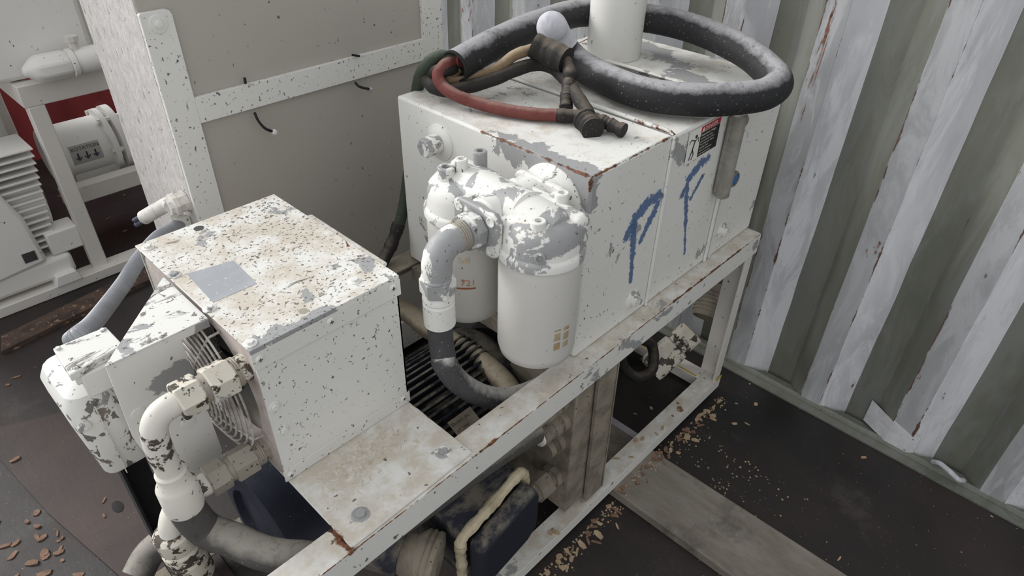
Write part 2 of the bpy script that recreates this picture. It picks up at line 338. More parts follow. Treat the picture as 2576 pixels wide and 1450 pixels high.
    def build(s, name, mat, parent=None, bevel=0, label=None, origin=None, seg=2, ang=35, sub=0):
        if parent is not None: o0 = Vector(parent['_w'])
        elif origin is not None: o0 = Vector(origin)
        else:
            lo = [min(v[i] for v in s.v) for i in range(3)]; hi = [max(v[i] for v in s.v) for i in range(3)]
            o0 = Vector(((lo[0]+hi[0])/2, (lo[1]+hi[1])/2, lo[2]))
        me = bpy.data.meshes.new(name); me.from_pydata([tuple(v-o0) for v in s.v], [], s.f)
        mats = mat if isinstance(mat, (list, tuple)) else [mat]
        for q in mats: me.materials.append(q)
        if len(mats) > 1: me.polygons.foreach_set('material_index', s.mi)
        me.shade_smooth(); me.set_sharp_from_angle(angle=math.radians(ang)); me.update()
        o = bpy.data.objects.new(name, me); C.objects.link(o)
        if parent is not None: o.parent = parent; o['_w'] = tuple(o0)
        else: o.location = o0; o['_w'] = tuple(o0)
        if bevel:
            b = o.modifiers.new('bevel', 'BEVEL'); b.width = bevel; b.segments = seg; b.limit_method = 'ANGLE'; b.angle_limit = math.radians(40); b.harden_normals = False
        if sub: q = o.modifiers.new('sub', 'SUBSURF'); q.levels = q.render_levels = sub
        if label: o['label'] = label
        return o
def thing(name, label, cat, loc, group=None):
    o = bpy.data.objects.new(name, None); C.objects.link(o); o.location = loc; o['_w'] = tuple(loc)
    o['label'] = label; o['category'] = cat; o.empty_display_size = .05
    if group: o['group'] = group
    return o
def tag(o, label, cat, group=None, kind=None):
    o['label'] = label; o['category'] = cat
    if group: o['group'] = group
    if kind: o['kind'] = kind
    return o
def struct(o): o['kind'] = 'structure'; return o
def text_mb(body, size, o, xd, yd, ext=.0004):
    cu = bpy.data.curves.new('t', 'FONT'); cu.body = body; cu.size = size; cu.extrude = 0; cu.resolution_u = 2
    ob = bpy.data.objects.new('t', cu); C.objects.link(ob); bpy.context.view_layer.update()
    me = bpy.data.meshes.new_from_object(ob.evaluated_get(bpy.context.evaluated_depsgraph_get()))
    mb = MB(); o = Vector(o); xd = Vector(xd).normalized(); yd = Vector(yd).normalized()
    mb.add([o+xd*v.co.x+yd*v.co.y for v in me.vertices])
    for p in me.polygons: mb.face(p.vertices)
    bpy.data.objects.remove(ob); bpy.data.curves.remove(cu); bpy.data.meshes.remove(me)
    return mb
def join(a, b):
    k = len(a.v); a.v += b.v
    for f in b.f: a.f.append(tuple(k+i for i in f)); a.mi.append(a.cur)
    return a
def bolt(parent, p, nrm, r=.008, mat=None, name='bolt', label=None, slot=False, washer=True):
    x, y, z = frame_of(nrm); p = Vector(p); b = MB()
    if washer: b.lathe(p-z*.001, z, [(r*1.45, 0), (r*1.45, .0022), (r*1.3, .003)], 20)
    if slot:
        b = MB(); b.lathe(p-z*.001, z, [(r, 0), (r, .0015), (r*.8, .0035), (r*.4, .0045), (0, .0048)], 20)
    else: b.cyl(p, p+z*r*.75, r*.9, n=6, ch=.001, a0=random.random())
    o = b.build(name, mat or m['plain'], parent)
    if slot:
        c = MB()
        for d in (x, y):
            e = y if d is x else x; q = p+z*.0036
            c.prism([q-d*r*.5-e*r*.08, q+d*r*.5-e*r*.08, q+d*r*.5+e*r*.08, q-d*r*.5+e*r*.08], z*.0009)
        c.build('cross_slot', m['darksteel'], o)
    return o

# ================================================================ the place
FZ = -.66
b = MB(); b.box((-3.2, -2.2, FZ-.05), (1.3, 4.2, FZ)); struct(b.build('floor', m['floor']))
# corrugated container wall, extruded upward
per = .285; prof = []
for k in range(-8, 17):
    y0 = -.333+per*k
    prof += [(1.0, y0, 1), (1.0, y0+.066, 0), (1.050, y0+.066+.060, 0), (1.050, y0+.066+.060+.085, 0)]
H = 2.3; b = MB(); zs = [FZ, FZ+.02]+[FZ+.02+.1*i for i in range(1, 24)]
cols = [(x, y) for x, y, _ in prof]; rnd = random.Random(4)
k0 = b.add([(x+(rnd.random()-.5)*.004*(z > FZ+.03), y+(rnd.random()-.5)*.003, z) for (x, y) in cols for z in zs]); nz = len(zs)
for i in range(len(cols)-1):
    b.cur = 2 if prof[i][2] else (1 if i % 4 == 3 else 0)  # one slope per rib painted paler, adding lit-stripe contrast the lighting lacks
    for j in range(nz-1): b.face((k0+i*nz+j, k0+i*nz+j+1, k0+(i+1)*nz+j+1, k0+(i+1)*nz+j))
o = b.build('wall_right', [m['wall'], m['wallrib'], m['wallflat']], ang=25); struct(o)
q = o.modifiers.new('thick', 'SOLIDIFY'); q.thickness = .004; q.offset = 1 
q = o.modifiers.new('bev', 'BEVEL'); q.width = .006; q.segments = 2; q.limit_method = 'ANGLE'; q.angle_limit = math.radians(25)
b = MB(); b.box((.955, -2.2, FZ), (1.04, 3.6, FZ+.006)); b.tube([(1.0, -2.2, FZ+.008), (1.0, 3.6, FZ+.008)], .012, 8); struct(b.build('baseboard_right', m['wall']))
# repainted patch wrapping a slope and rib at the wall foot
b = MB(); g = [(1.040, -.470), (.996, -.555), (.996, -.622), (1.006, -.640)]
for (xa, ya), (xb, yb) in zip(g, g[1:]): b.prism([(xa, ya, FZ+.018), (xb, yb, FZ+.018), (xb, yb, FZ+.105-.02*(yb < -.6)), (xa, ya, FZ+.11)], (-.003, 0, 0))
struct(b.build('trim_1', m['wallpatch']))
b = MB(); b.box((-3.2, 3.6, FZ), (1.3, 3.66, .28)); struct(b.build('wall_back', m['redwall']))

b = MB(); b.tube(cr([(1.0, -.70, FZ+.03), (.97, -.715, FZ+.062), (.955, -.745, FZ+.066), (.965, -.775, FZ+.045), (1.0, -.79, FZ+.02)]), .008, 10)
tag(b.build('lashing_ring', m['wallrib']), 'curved metal lashing ring at the foot of the corrugated wall', 'ring')

# ---------------------------------------------------------------- skid frame
fr = thing('skid_frame', 'white rust-edged angle-iron frame carrying the tank and cooler', 'frame', (0, .28, FZ+.03))
def angle(name, x0, x1, y, s, z, w=.064, h=.067, t=.006, mat='rail', **k):     # runs along X; s=+1 flange toward +Y
    b = MB(); b.prism([(x0, y, z), (x0, y+s*w, z), (x0, y+s*w, z-t), (x0, y+s*t, z-t), (x0, y+s*t, z-h), (x0, y, z-h)], (x1-x0, 0, 0))
    return b.build(name, m[mat], fr, bevel=.0015, **k)
angle('top_rail', -.90, .824, -.044, 1, 0)
angle('top_rail', -.84, .824, .62, -1, 0, mat='dusty', label='dusty far top rail')
BZ = -.582
b = MB(); b.prism([(-.9, -.044, BZ), (-.9, .012, BZ), (-.9, .012, BZ-.006), (-.9, -.038, BZ-.006), (-.9, -.038, BZ-.043), (-.9, -.044, BZ-.043)], (1.716, 0, 0)); b.build('bottom_rail', m['rail'], fr, bevel=.001)
b = MB(); b.prism([(-.9, .62, BZ), (-.9, .564, BZ), (-.9, .564, BZ-.006), (-.9, .614, BZ-.006), (-.9, .614, BZ-.043), (-.9, .62, BZ-.043)], (1.716, 0, 0)); b.build('bottom_rail', m['dusty'], fr)
def post(x, y, sx, sy, mat, z0=BZ-.043, z1=-.006, w=.055, w2=.055, **k):
    b = MB(); t = .006
    b.prism([(x, y, z0), (x+sx*w, y, z0), (x+sx*w, y+sy*t, z0), (x+sx*t, y+sy*t, z0), (x+sx*t, y+sy*w2, z0), (x, y+sy*w2, z0)], (0, 0, z1-z0))
    return b.build('post', m[mat], fr, bevel=.001, **k)
post(.816, -.0385, -1, 1, 'farrust', w=.040, w2=.07, z1=-.0065); post(.816, .6145, -1, -1, 'dusty'); post(-.835, .6145, 1, -1, 'black', label='dark corner post', w=.06); post(-.89, -.0385, 1, 1, 'rail')
b = MB(); b.box((.755, .012, BZ-.043), (.81, .56, BZ)); b.build('cross_member', m['farrust'], fr, bevel=.003)
b = MB(); b.box((-.87, .012, BZ-.043), (-.82, .56, BZ)); b.build('cross_member', m['dusty'], fr, bevel=.003)
b = MB(); b.box((-.02, .012, -.05), (.03, .56, -.008)); b.build('cross_member', m['dusty'], fr, bevel=.003)
b = MB(); b.box((.756, .02, BZ+.0005), (.762, .30, BZ+.002)); b.box((.785, -.0448, BZ+.0), (.815, -.0435, BZ+.012)); b.build('yellow_stripe', m['yellow'], fr)
# mounting plate with two bolts
b = MB(); b.prism([(-.642, -.040, .0005), (-.356, -.036, .0005), (-.356, .60, .0005), (-.642, .60, .0005)], (0, 0, .006)); pl = b.build('mounting_plate', m['rail'], fr, bevel=.0015)
for p in ((-.396, .004, .0065), (-.593, .001, .0065)): bolt(pl, p, (0, 0, 1), .0115, m['peel_light'])
# sprayed-over chips bonded to the plate
rnd = random.Random(3); b = MB()
for i in range(230):
    x, y = rnd.gauss(-.51, .045), rnd.gauss(.105, .022)
    if not (-.63 < x < -.37 and .02 < y < .15): continue
    a = rnd.random()*3.14; L = rnd.uniform(.002, .010); q = rnd.uniform(.0006, .002); dx, dy = math.cos(a)*L, math.sin(a)*L; ex, ey = -math.sin(a)*q, math.cos(a)*q
    b.prism([(x-dx-ex, y-dy-ey, .0062), (x+dx-ex, y+dy-ey, .0062), (x+dx+ex, y+dy+ey, .0062), (x-dx+ex, y-dy+ey, .0062)], (0, 0, rnd.uniform(.0004, .0014)))
tag(b.build('sawdust_crust', simple('painted_over_shavings', rgb(214, 208, 197), rgb(188, 176, 158), 60, .8), bevel=0), 'cream crust of shavings stuck on the plate before the cooler box', 'sawdust', kind='stuff')

# ---------------------------------------------------------------- oil tank
tk = thing('oil_tank', 'large peeling white steel oil tank with blue spray marks', 'tank', (.415, .295, .001))
T = .46
b = MB()
b.box((0, 0, .001), (.2815, .5885, T)); b.build('front_section', m['tank'], tk, bevel=.006)
b = MB(); b.box((.2845, .001, .001), (.5645, .5875, T-.004)); b.build('middle_section', m['tank'], tk, bevel=.006)
b = MB(); b.box((.5675, 0, .001), (.8287, .5885, T)); b.build('rear_section', m['tank'], tk, bevel=.006)
for x in (.283, .566):
    b = MB()
    b.tube([(x, -.001, .002), (x, -.001, T+.0), (x+.001, .012, T+.0045), (x, .57, T+.0045), (x, .5895, T), (x, .5895, .002)], .0048, 8)
    b.build('weld_seam', m['tank'], tk)
b = MB(); b.box((.290, .06, T-.004), (.30, .56, T+.004)); b.build('seam_strip', m['tank'], tk, bevel=.002)
def bung(p, nrm, r, blue=False, nm='drain_plug', R=1.9):
    x, y, z = frame_of(nrm); p = Vector(p)
    b = MB(); b.lathe(p-z*.001, z, [(r*R, 0), (r*R*.98, .003), (r*1.45, .006), (r*1.30, .007)], 36); o = b.build(nm, m['peel_light'], tk)
    b = MB(); b.lathe(p, z, [(r*1.05, 0), (r*1.05, .016), (r*.86, .018), (r*.86, .014), (r*.62, .014)], 28); b.build('plug', m['peel_light'], o)
    b = MB(); b.cyl(p+z*.012, p+z*.019, r*.40, n=6, ch=.0006); b.build('hex_socket', m['jbox'], o)
bung((.214, 0, .056), (0, -1, 0), .014); bung((.637, 0, .070), (0, -1, 0), .013)
# front bung with square head
b = MB(); b.lathe((0.001, .437, .39), (-1, 0, 0), [(.044, 0), (.043, .004), (.032, .009), (.030, .010)], 40); o = b.build('front_plug', m['plain'], tk)
b = MB(); b.cyl((-.008, .437, .39), (-.036, .437, .39), .0235, n=28, ch=.003); b.build('plug', m['peel_light'], o)
b = MB(); b.cyl((-.034, .437, .39), (-.052, .437, .39), .0225, n=6, ch=.002); b.build('hex_head', m['peel'], o)
# filter port ring
b = MB(); b.lathe((0.001, .095, .375), (-1, 0, 0), [(.078, 0), (.078, .004), (.070, .012), (.060, .016), (.058, .030)], 48); b.build('port_ring', m['peel_light'], tk)
# sight gauge
b = MB(); b.box((.521, -.003, .235), (.567, -.014, .435)); g0 = b.build('level_gauge', m['gauge'], tk, bevel=.003, label='cloudy grey level gauge')
b = MB(); b.cyl((.540, -.020, .222), (.540, -.020, .445), .019, n=20, ch=.004); b.build('sight_tube', m['gauge'], g0)
for z in (.415,):
    b = MB(); b.lathe((.575, -.003, z), (0, -1, 0), [(.016, 0), (.016, .018), (.012, .022), (0, .022)], 24); b.build('gauge_screw', m['gauge'], g0)
b = MB(); b.lathe((.575, -.003, .262), (0, -1, 0), [(.022, 0), (.022, .026), (.019, .030), (.016, .030), (.016, .027)], 28); b.build('gauge_screw', m['gauge'], g0)
b = MB(); b.lathe((.575, -.030, .262), (0, -1, 0), [(.0155, 0), (.0155, .001), (0, .0025)], 28); b.build('blue_lens', m['blue_cap'], g0)
b = MB(); b.box((.584, -.001, .006), (.590, -.005, .24)); b.build('stiffener', m['plain'], tk)
# danger sticker
sx, sz = Vector((.985, 0, .02)).normalized(), Vector((-.02, 0, .985)).normalized(); so_ = Vector((.350, -.0012, .366))
def rect(a, c, d, e, th=.0004): return [so_+sx*a+sz*c, so_+sx*d+sz*c, so_+sx*d+sz*e, so_+sx*a+sz*e]
b = MB(); b.prism(rect(0, 0, .140, .080), (0, -.0004, 0)); st = b.build('danger_sticker', m['white_ink'], tk, label='hazard sticker with red header')
b = MB(); b.prism([p+Vector((0, -.0005, 0)) for p in rect(.052, .003, .137, .062)], (0, -.0003, 0)); b.build('black_field', m['black_ink'], st)
b = MB(); b.prism([p+Vector((0, -.0005, 0)) for p in rect(.052, .063, .137, .078)], (0, -.0003, 0)); b.build('red_header', m['red_ink'], st)
y0 = Vector((0, -.0011, 0))
t = text_mb('\u26a0 DANGER'.replace('\u26a0 ', ''), .0135, so_+y0+sx*.068+sz*.0655, sx, sz); t.prism([so_+y0+sx*.055+sz*.065, so_+y0+sx*.066+sz*.065, so_+y0+sx*.0605+sz*.076], (0, -.0002, 0))
for i, (q, s_) in enumerate((('Hazardous voltage.', .0086), ('Contact may cause', .0068), ('electric shock or burn.', .0068), ('Turn off power before', .0068), ('opening cover.', .0068), ('Failure to follow these', .0062), ('could result in death.', .0062))):
    join(t, text_mb(q, s_, so_+y0+sx*.055+sz*(.0535-.0078*i), sx, sz))
t.build('lettering', m['white_ink'], st)
def L2(a, c): return so_+y0+sx*a+sz*c
b = MB()
for a, c, d, e, w_ in ((.030, .052, .024, .032, .004), (.024, .032, .014, .008, .003), (.024, .032, .031, .018, .003), (.031, .018, .024, .006, .0025), (.030, .052, .012, .058, .002), (.030, .050, .044, .056, .002), (.044, .056, .046, .044, .0018), (.012, .058, .006, .050, .0018)):
    d_ = (L2(d, e)-L2(a, c)).normalized(); nn = d_.cross(Vector((0, 1, 0)))*w_*.5; b.prism([L2(a, c)-nn, L2(d, e)-nn, L2(d, e)+nn, L2(a, c)+nn], (0, -.0002, 0))
b.lathe(L2(.033, .061), (0, -1, 0), [(.0045, 0), (.0045, .0002)], 16); b.build('stick_figure', m['black_ink'], st)

b = MB(); b.prism([(.535, .10, T-.0038), (.562, .10, T-.0038), (.562, .36, T-.0038), (.530, .34, T-.0038)], (0, 0, .0012)); b.build('dirt_streak', m['strip'], tk)
# ---------------------------------------------------------------- white vertical pipe on the tank
b = MB(); b.cyl((.633, .425, T+.001), (.633, .425, 1.35), .0745, n=56); tag(b.build('breather_pipe', m['pipe']), 'wide white upright pipe rising from the tank top', 'pipe')

# ---------------------------------------------------------------- filter assembly
fa = thing('filter_assembly', 'twin oil filter head with two white spin-on canisters', 'filter', (-.10, .125, .09))
cx = -.115
heads = ((.020, 'near'), (.230, 'far'))
for (yy, nm) in heads:
    r = .0815
    b = MB(); b.lathe((cx, yy, .088), (0, 0, 1), [(0, .0), (r*.55, .0), (r*.82, .004), (r*.95, .014), (r, .032), (r, .228), (r*1.0, .240), (r*.985, .246), (r*.985, .262)], 64)
    c_ = b.build('canister', m['can'], fa)
    if nm == 'far':
        # markings wrapped on the can
        def wrap(t_, zc, ac):
            out = MB()
            for v in t_.v:
                a = ac-v.x/r; out.v.append(Vector((cx-math.cos(a)*(r+.0006), yy-math.sin(a)*(r+.0006)*1.0, zc+v.y)))
            out.f = t_.f; out.mi = t_.mi; return out
        def flat(body, s_, x=0, y=0): q = text_mb(body, s_, (x, y, 0), (1, 0, 0), (0, 1, 0)); return q
        AC = .80
        def place(t_, zc, xo):
            out = MB()
            for v in t_.v:
                a = AC+(v.x+xo)/r; out.v.append(Vector((cx-math.cos(a)*(r+.0007), yy-math.sin(a)*(r+.0007), zc+v.y)))
            out.f = t_.f; out.mi = t_.mi; return out
        place(flat('721', .022), .205, -.012).build('number_marking', m['orange_ink'], c_)
        q = MB()
        for i in range(12): q.prism([(i*.0035-.004, 0, 0), (i*.0035-.0003, 0, 0), (i*.0035-.0003, .004, 0), (i*.0035-.004, .004, 0)], (0, 0, .0001))
        place(q, .196, -.018).build('underline_marking', m['orange_ink'], c_)
        place(flat('full', .022), .262, -.016).build('faded_marking', m['gold_ink'], c_)
    else:
        q = MB()
        for k in range(2):
            for i in range(11):
                if (i+k) % 5 == 4: continue
                x0 = k*.022; q.prism([(x0, i*.0048, 0), (x0+.014, i*.0048, 0), (x0+.014, i*.0048+.0036, 0), (x0, i*.0048+.0036, 0)], (0, 0, .0001))
        out = MB()
        for v in q.v:
            a = 1.15+v.x/r; out.v.append(Vector((cx-math.cos(a)*(r+.0007), yy-math.sin(a)*(r+.0007), .150+v.y)))
        out.f = q.f; out.mi = q.mi; out.build('faded_marking', m['gold_ink'], c_)
# head casting: rim bands and tapering caps, one mesh each
hd = None
for (yy, nm) in heads:
    b = MB(); R = .0865; mat = m['peel'] if nm == 'near' else m['peel_light']
    b.lathe((cx, yy, .338), (0, 0, 1), [(R*.96, 0), (R, .002), (R, .016), (R*.97, .020), (R*.93, .022), (R*.90, .050), (R*.86, .066), (R*.74, .078), (R*.5, .085), (0, .087)], 56)
    o = b.build('filter_head', mat, fa)
    if hd is None: hd = o
    # tapered ridge from the cap into the centre casting
    s_ = 1 if nm == 'near' else -1
    b = MB(); b.lathe((cx, yy-.050*s_, .395), (0, s_, 0), [(.020, 0), (.034, .006), (.044, .03), (.046, .13)], 32, sx=1.15, xd=(1, 0, 0)); b.build('casting_ridge', mat, o)
# centre body (towards the elbow and towards the tank)
b = MB(); b.cyl((cx, .055, .400), (cx, .195, .400), .046, n=36, ch=.006); b.build('centre_body', m['peel'], fa)
b = MB(); b.cyl((-.180, .115, .388), (-.02, .115, .384), .046, n=36, ch=.004); b.build('centre_neck', m['peel_light'], fa)
def flangebox(x, y, z, hy, hz, t, mat, name, rot=.0, bevel=.004, r=.018):
    pts = []
    for (sy, sz_, a0) in ((1, 1, 0), (-1, 1, 90), (-1, -1, 180), (1, -1, 270)):
        for k in range(5):
            a = math.radians(a0+k*22.5); pts.append((sy*(hy-r)+r*math.cos(a), sz_*(hz-r)+r*math.sin(a)))
    c_, s_ = math.cos(rot), math.sin(rot)
    b = MB(); b.prism([(x, y+c_*p-s_*q, z+s_*p+c_*q) for p, q in pts], (t, 0, 0)); return b.build(name, mat, fa, bevel=bevel)
fl = flangebox(-.200, .112, .384, .060, .048, .014, m['peel'], 'inlet_flange', rot=.0)
for (dy, dz) in ((.042, .031), (-.042, .031), (-.042, -.031), (.042, -.031)):
    b = MB(); b.lathe((-.2015, .112+dy, .384+dz), (-1, 0, 0), [(.0100, -.001), (.0100, .0012), (.0072, .0012), (.0060, -.0005), (0, -.0005)], 20); b.build('bolt_hole', m['jbox'], fl)
f2 = flangebox(-.038, .100, .378, .066, .054, .014, m['peel_light'], 'outlet_flange', r=.016)
f3 = flangebox(-.066, .100, .378, .060, .048, .012, m['peel_light'], 'outlet_flange', r=.016)
for (dy, dz) in ((.046, .036), (-.046, .036), (-.046, -.036), (.046, -.036)):
    b = MB(); b.cyl((-.088, .100+dy, .378+dz), (-.030, .100+dy, .378+dz), .0085, n=16, ch=.001); b.build('flange_bolt', m['peel_light'], f2)
    b = MB(); b.cyl((-.092, .100+dy, .378+dz), (-.078, .100+dy, .378+dz), .012, n=6, ch=.001); b.build('bolt_head', m['peel_light'], f2)
# flat ribs across the caps
for (ya, yb, mt) in ((-.052, .085, 'peel'), (.175, .300, 'peel_light')):
    b = MB(); b.box((-.098, ya, .360), (-.058, yb, .427)); b.build('casting_rib', m[mt], fa, bevel=.012, seg=3)
# bosses
for (p, r, h, mt) in (((-.150, .246, .372), .0175, .075, 'peel_light'), ((-.122, .232, .385), .0135, .075, 'peel_light'), ((-.155, -.005, .380), .0145, .052, 'peel_light'), ((-.062, .240, .37), .0150, .085, 'peel'), ((-.062, .020, .38), .0140, .064, 'peel_light'), ((-.062, -.012, .355), .0150, .060, 'peel_light')):
    b = MB(); b.lathe(p, (0, 0, 1), [(r*1.15, 0), (r, h*.35), (r*.98, h-.002), (r*.86, h), (r*.50, h), (r*.45, h-.010), (0, h-.010)], 24); b.build('boss', m[mt], fa)
for (yy, mt) in ((.020, 'peel_light'), (.230, 'peel_light')):
    n_ = Vector((-.75, -.62, .1)).normalized(); p = Vector((cx, yy, .374))+Vector((-.75, -.62, 0)).normalized()*.076
    b = MB(); b.lathe(p, n_, [(.011, 0), (.010, .008), (.0065, .009), (.006, .005), (0, .005)], 20); b.build('bleed_boss', m[mt], fa)
for p in ((-.150, .160, .415), (-.150, .066, .405), (-.170, .165, .372)):
    b = MB(); b.cyl(p, (p[0]-.030, p[1], p[2]), .0105, n=6, ch=.001); b.cyl((p[0]+.02, p[1], p[2]), (p[0], p[1], p[2]), .015, n=16); b.build('casting_bolt', m['peel_light'], fa)

# suction hose with elbow
sh = thing('suction_hose', 'thick grey dusty hose curving down from the filter elbow', 'hose', (-.30, .11, -.06))
b = MB(); b.cyl((-.1995, .111, .386), (-.226, .111, .386), .038, n=8, a0=.3, ch=.003); b.cyl((-.226, .111, .386), (-.232, .111, .386), .034, n=30); b.build('flange_nut', m['peel'], sh)
b = MB(); ths = MB()
for i in range(4): b.ring((-.236-i*.005, .111, .386), (1, 0, 0), .0275, .0028)
b.build('pipe_thread', m['fit_dusty'], sh)
b = MB(); b.tube([(-.222, .111, .386), (-.250, .111, .386), (-.266, .111, .385), (-.283, .111, .378), (-.293, .111, .366), (-.298, .111, .350), (-.298, .111, .335), (-.298, .111, .322)], .0285, 28); b.ring((-.298, .111, .322), (0, 0, 1), .0275, .004); b.build('elbow', m['peel'], sh)
b = MB(); b.cyl((-.298, .111, .322), (-.298, .111, .285), .0345, n=6, a0=.25, ch=.004); b.build('hex_nut', m['peel'], sh)
b = MB(); b.lathe((-.298, .111, .212), (0, 0, 1), [(.0265, 0), (.031, .002), (.031, .052), (.028, .056), (.031, .060), (.031, .066), (.026, .075)], 32); b.build('ferrule', m['peel_light'], sh)
hp = cr([(-.298, .111, .225), (-.298, .111, .17), (-.2975, .106, .125), (-0.303, 0.098, 0.118), (-0.278, 0.088, 0.058), (-0.227, 0.078, -0.009), (-0.169, 0.066, -0.055), (-0.102, 0.05, -0.075), (.02, .045, -.10), (.08, .06, -.13)], 8)
b = MB(); b.tube(hp, .0252, 24); b.build('hose_body', m['rubber_grey'], sh)

# ---------------------------------------------------------------- cooler box
cb = thing('cooler_box', 'speckled white sheet-metal cooler box with fan guard on its side', 'cooler', (-.50, .37, .007))
x0, x1, y0_, y1, zt = -.646, -.355, .157, .582, .331
b = MB()
b.box((x0+.001, y0_, .0075), (x1-.001, y0_+.003, zt-.004)); b.box((x1-.004, y0_, .0075), (x1-.001, y1, zt-.004)); b.box((x0+.001, y1-.003, .0075), (x1-.001, y1, zt-.004))
b.build('shroud', m['boxside'], cb)
# guard-side plate with a round hole
cyc, czc, Rg = .340, .160, .138
b = MB(); n = 48; xx = x0+.003
outer = []
for i in range(n):
    a = 2*math.pi*i/n; c_, s_ = math.cos(a), math.sin(a)
    k = min((y1-.006-cyc)/c_ if c_ > 1e-6 else ((y0_+.005-cyc)/c_ if c_ < -1e-6 else 9), (zt-.006-czc)/s_ if s_ > 1e-6 else ((.0075-czc)/s_ if s_ < -1e-6 else 9))
    outer.append((cyc+c_*k, czc+s_*k))
k1 = b.add([(xx, p, q) for p, q in outer]); k2 = b.add([(xx, cyc+math.cos(2*math.pi*i/n)*Rg, czc+math.sin(2*math.pi*i/n)*Rg) for i in range(n)])
k3 = b.add([(xx+.02, cyc+math.cos(2*math.pi*i/n)*Rg, czc+math.sin(2*math.pi*i/n)*Rg) for i in range(n)])
for i in range(n): j = (i+1) % n; b.face((k1+i, k2+i, k2+j, k1+j)); b.face((k2+i, k3+i, k3+j, k2+j))
fp = b.build('fan_plate', m['pinkdust'], cb)
b = MB(); b.box((-.56, .17, .02), (-.50, .57, .30)); b.build('radiator_core', m['black'], cb)
# fan behind the guard
b = MB(); b.cyl((-.60, cyc, czc), (-.575, cyc, czc), .035, n=28, ch=.004)
for i in range(7):
    a = 2*math.pi*i/7; u = Vector((0, math.cos(a), math.sin(a))); v = Vector((0, -math.sin(a), math.cos(a)))
    b.prism([Vector((-.598, cyc, czc))+u*.03-v*.012, Vector((-.598, cyc, czc))+u*.118-v*.030, Vector((-.578, cyc, czc))+u*.118+v*.030, Vector((-.582, cyc, czc))+u*.03+v*.012], (.003, 0, 0))
b.build('fan', m['black'], cb)
gd = MB()
for i in range(12):
    R = .030+.0108*i; gd.ring((-.700+.034*(R/.150)**2, cyc, czc), (1, 0, 0), R, .0021, 56, 6)
g = gd.build('fan_guard', m['wire_guard'], cb)
for a in (25, 115, 205, 295):
    q = MB(); u = Vector((0, math.cos(math.radians(a)), math.sin(math.radians(a))))
    q.tube([Vector((-.6965, cyc, czc))+u*.02, Vector((-.686, cyc, czc))+u*.09, Vector((-.664, cyc, czc))+u*.148, Vector((-.644, cyc, czc))+u*.150], .0026, 6); q.build('guard_stay', m['wire_guard'], g)
# lid
b = MB(); b.box((x0-.003, y0_-.003, zt-.003), (x1+.003, y1+.003, zt)); b.box((x0-.003, y0_-.003, .287), (x1+.003, y0_-.0005, zt-.002)); b.box((x1+.0005, y0_-.003, .300), (x1+.003, y1+.003, zt-.002))
ld = b.build('lid', m['boxtop'], cb, bevel=.001)
b = MB(); b.box((x0-.003, y0_-.0036, .288), (x1+.003, y0_-.003, .322)); b.build('lid_lip', m['boxside'], ld)
def q4(pts, z0, z1): return [(p[0], p[1], z0) for p in pts]
b = MB(); b.prism([(-.622, .425, zt), (-.541, .407, zt), (-.548, .310, zt), (-.629, .312, zt)], (0, 0, .0006)); b.build('blank_sticker', m['sticker_grey'], ld, label='blank silver-grey sticker')
for p in ((-.639, .437), (-.641, .300), (-.634, .560), (-.420, .195), (-.638, .171)): bolt(ld, (p[0], p[1], zt), (0, 0, 1), .0080, m['peel_light'])
for p, r in (((-.533, .561), .010), ((-.533, .184), .008), ((-.485, .203), .0055)):
    b = MB(); b.lathe((p[0], p[1], zt-.0002), (0, 0, 1), [(r, 0), (r, .0005), (r*.8, .0006)], 20); b.build('hole', m['fit_dusty'] if r < .009 else m['darksteel'], ld)
for p in ((-.637, .308), (-.503, .309), (-.370, .311)): bolt(cb, (p[0], y0_-.0034, p[1]), (0, -1, 0), .0075, m['boxside'], 'screw', slot=True)
b = MB(); b.box((x0-.002, y0_-.002, .0072), (x1+.002, y0_, .036)); bf = b.build('base_flange', m['boxside'], cb, bevel=.001)
for p in ((-.636, .020), (-.370, .027)): bolt(bf, (p[0], y0_-.002, p[1]), (0, -1, 0), .0070, m['boxside'], 'screw', slot=True)
for p in ((-.632, .194), (-.627, .132)): bolt(cb, (p[0], y0_, p[1]), (0, -1, 0), .0075, m['boxside'], 'rivet', slot=False)
b = MB(); b.prism([(-.351, .500, .296), (-.318, .500, .296), (-.318, .235, .296), (-.351, .225, .296)], (0, 0, .008)); b.box((-.345, .24, .05), (-.330, .49, .297)); b.build('rear_flange', m['boxtop'], cb, bevel=.004)
# bracket with side panel
b = MB(); b.prism([(-.6495, .466, .316), (-.6495, .295, .316), (-.818, .293, .316)], (0, 0, .003)); br = b.build('gusset', m['tri'], cb, bevel=.0008)
b = MB(); b.prism([(-.816, .295, .315), (-.6495, .295, .318), (-.6495, .295, .300), (-.700, .295, .300), (-.696, .295, -.012), (-.795, .295, -.040), (-.822, .295, .16)], (0, .003, 0)); b.build('side_panel', m['panel'], cb, bevel=.0008)
b = MB(); b.box((-.703, .2955, .302), (-.700, .318, -.005)); b.build('panel_fold', m['jbox'], cb)
for p in ((-.800, .20), (-.735, .13)): b = MB(); b.lathe((p[0], .2955, p[1]), (0, -1, 0), [(.013, 0), (.012, .002), (0, .0035)], 20); b.build('rivet', m['panel'], cb)

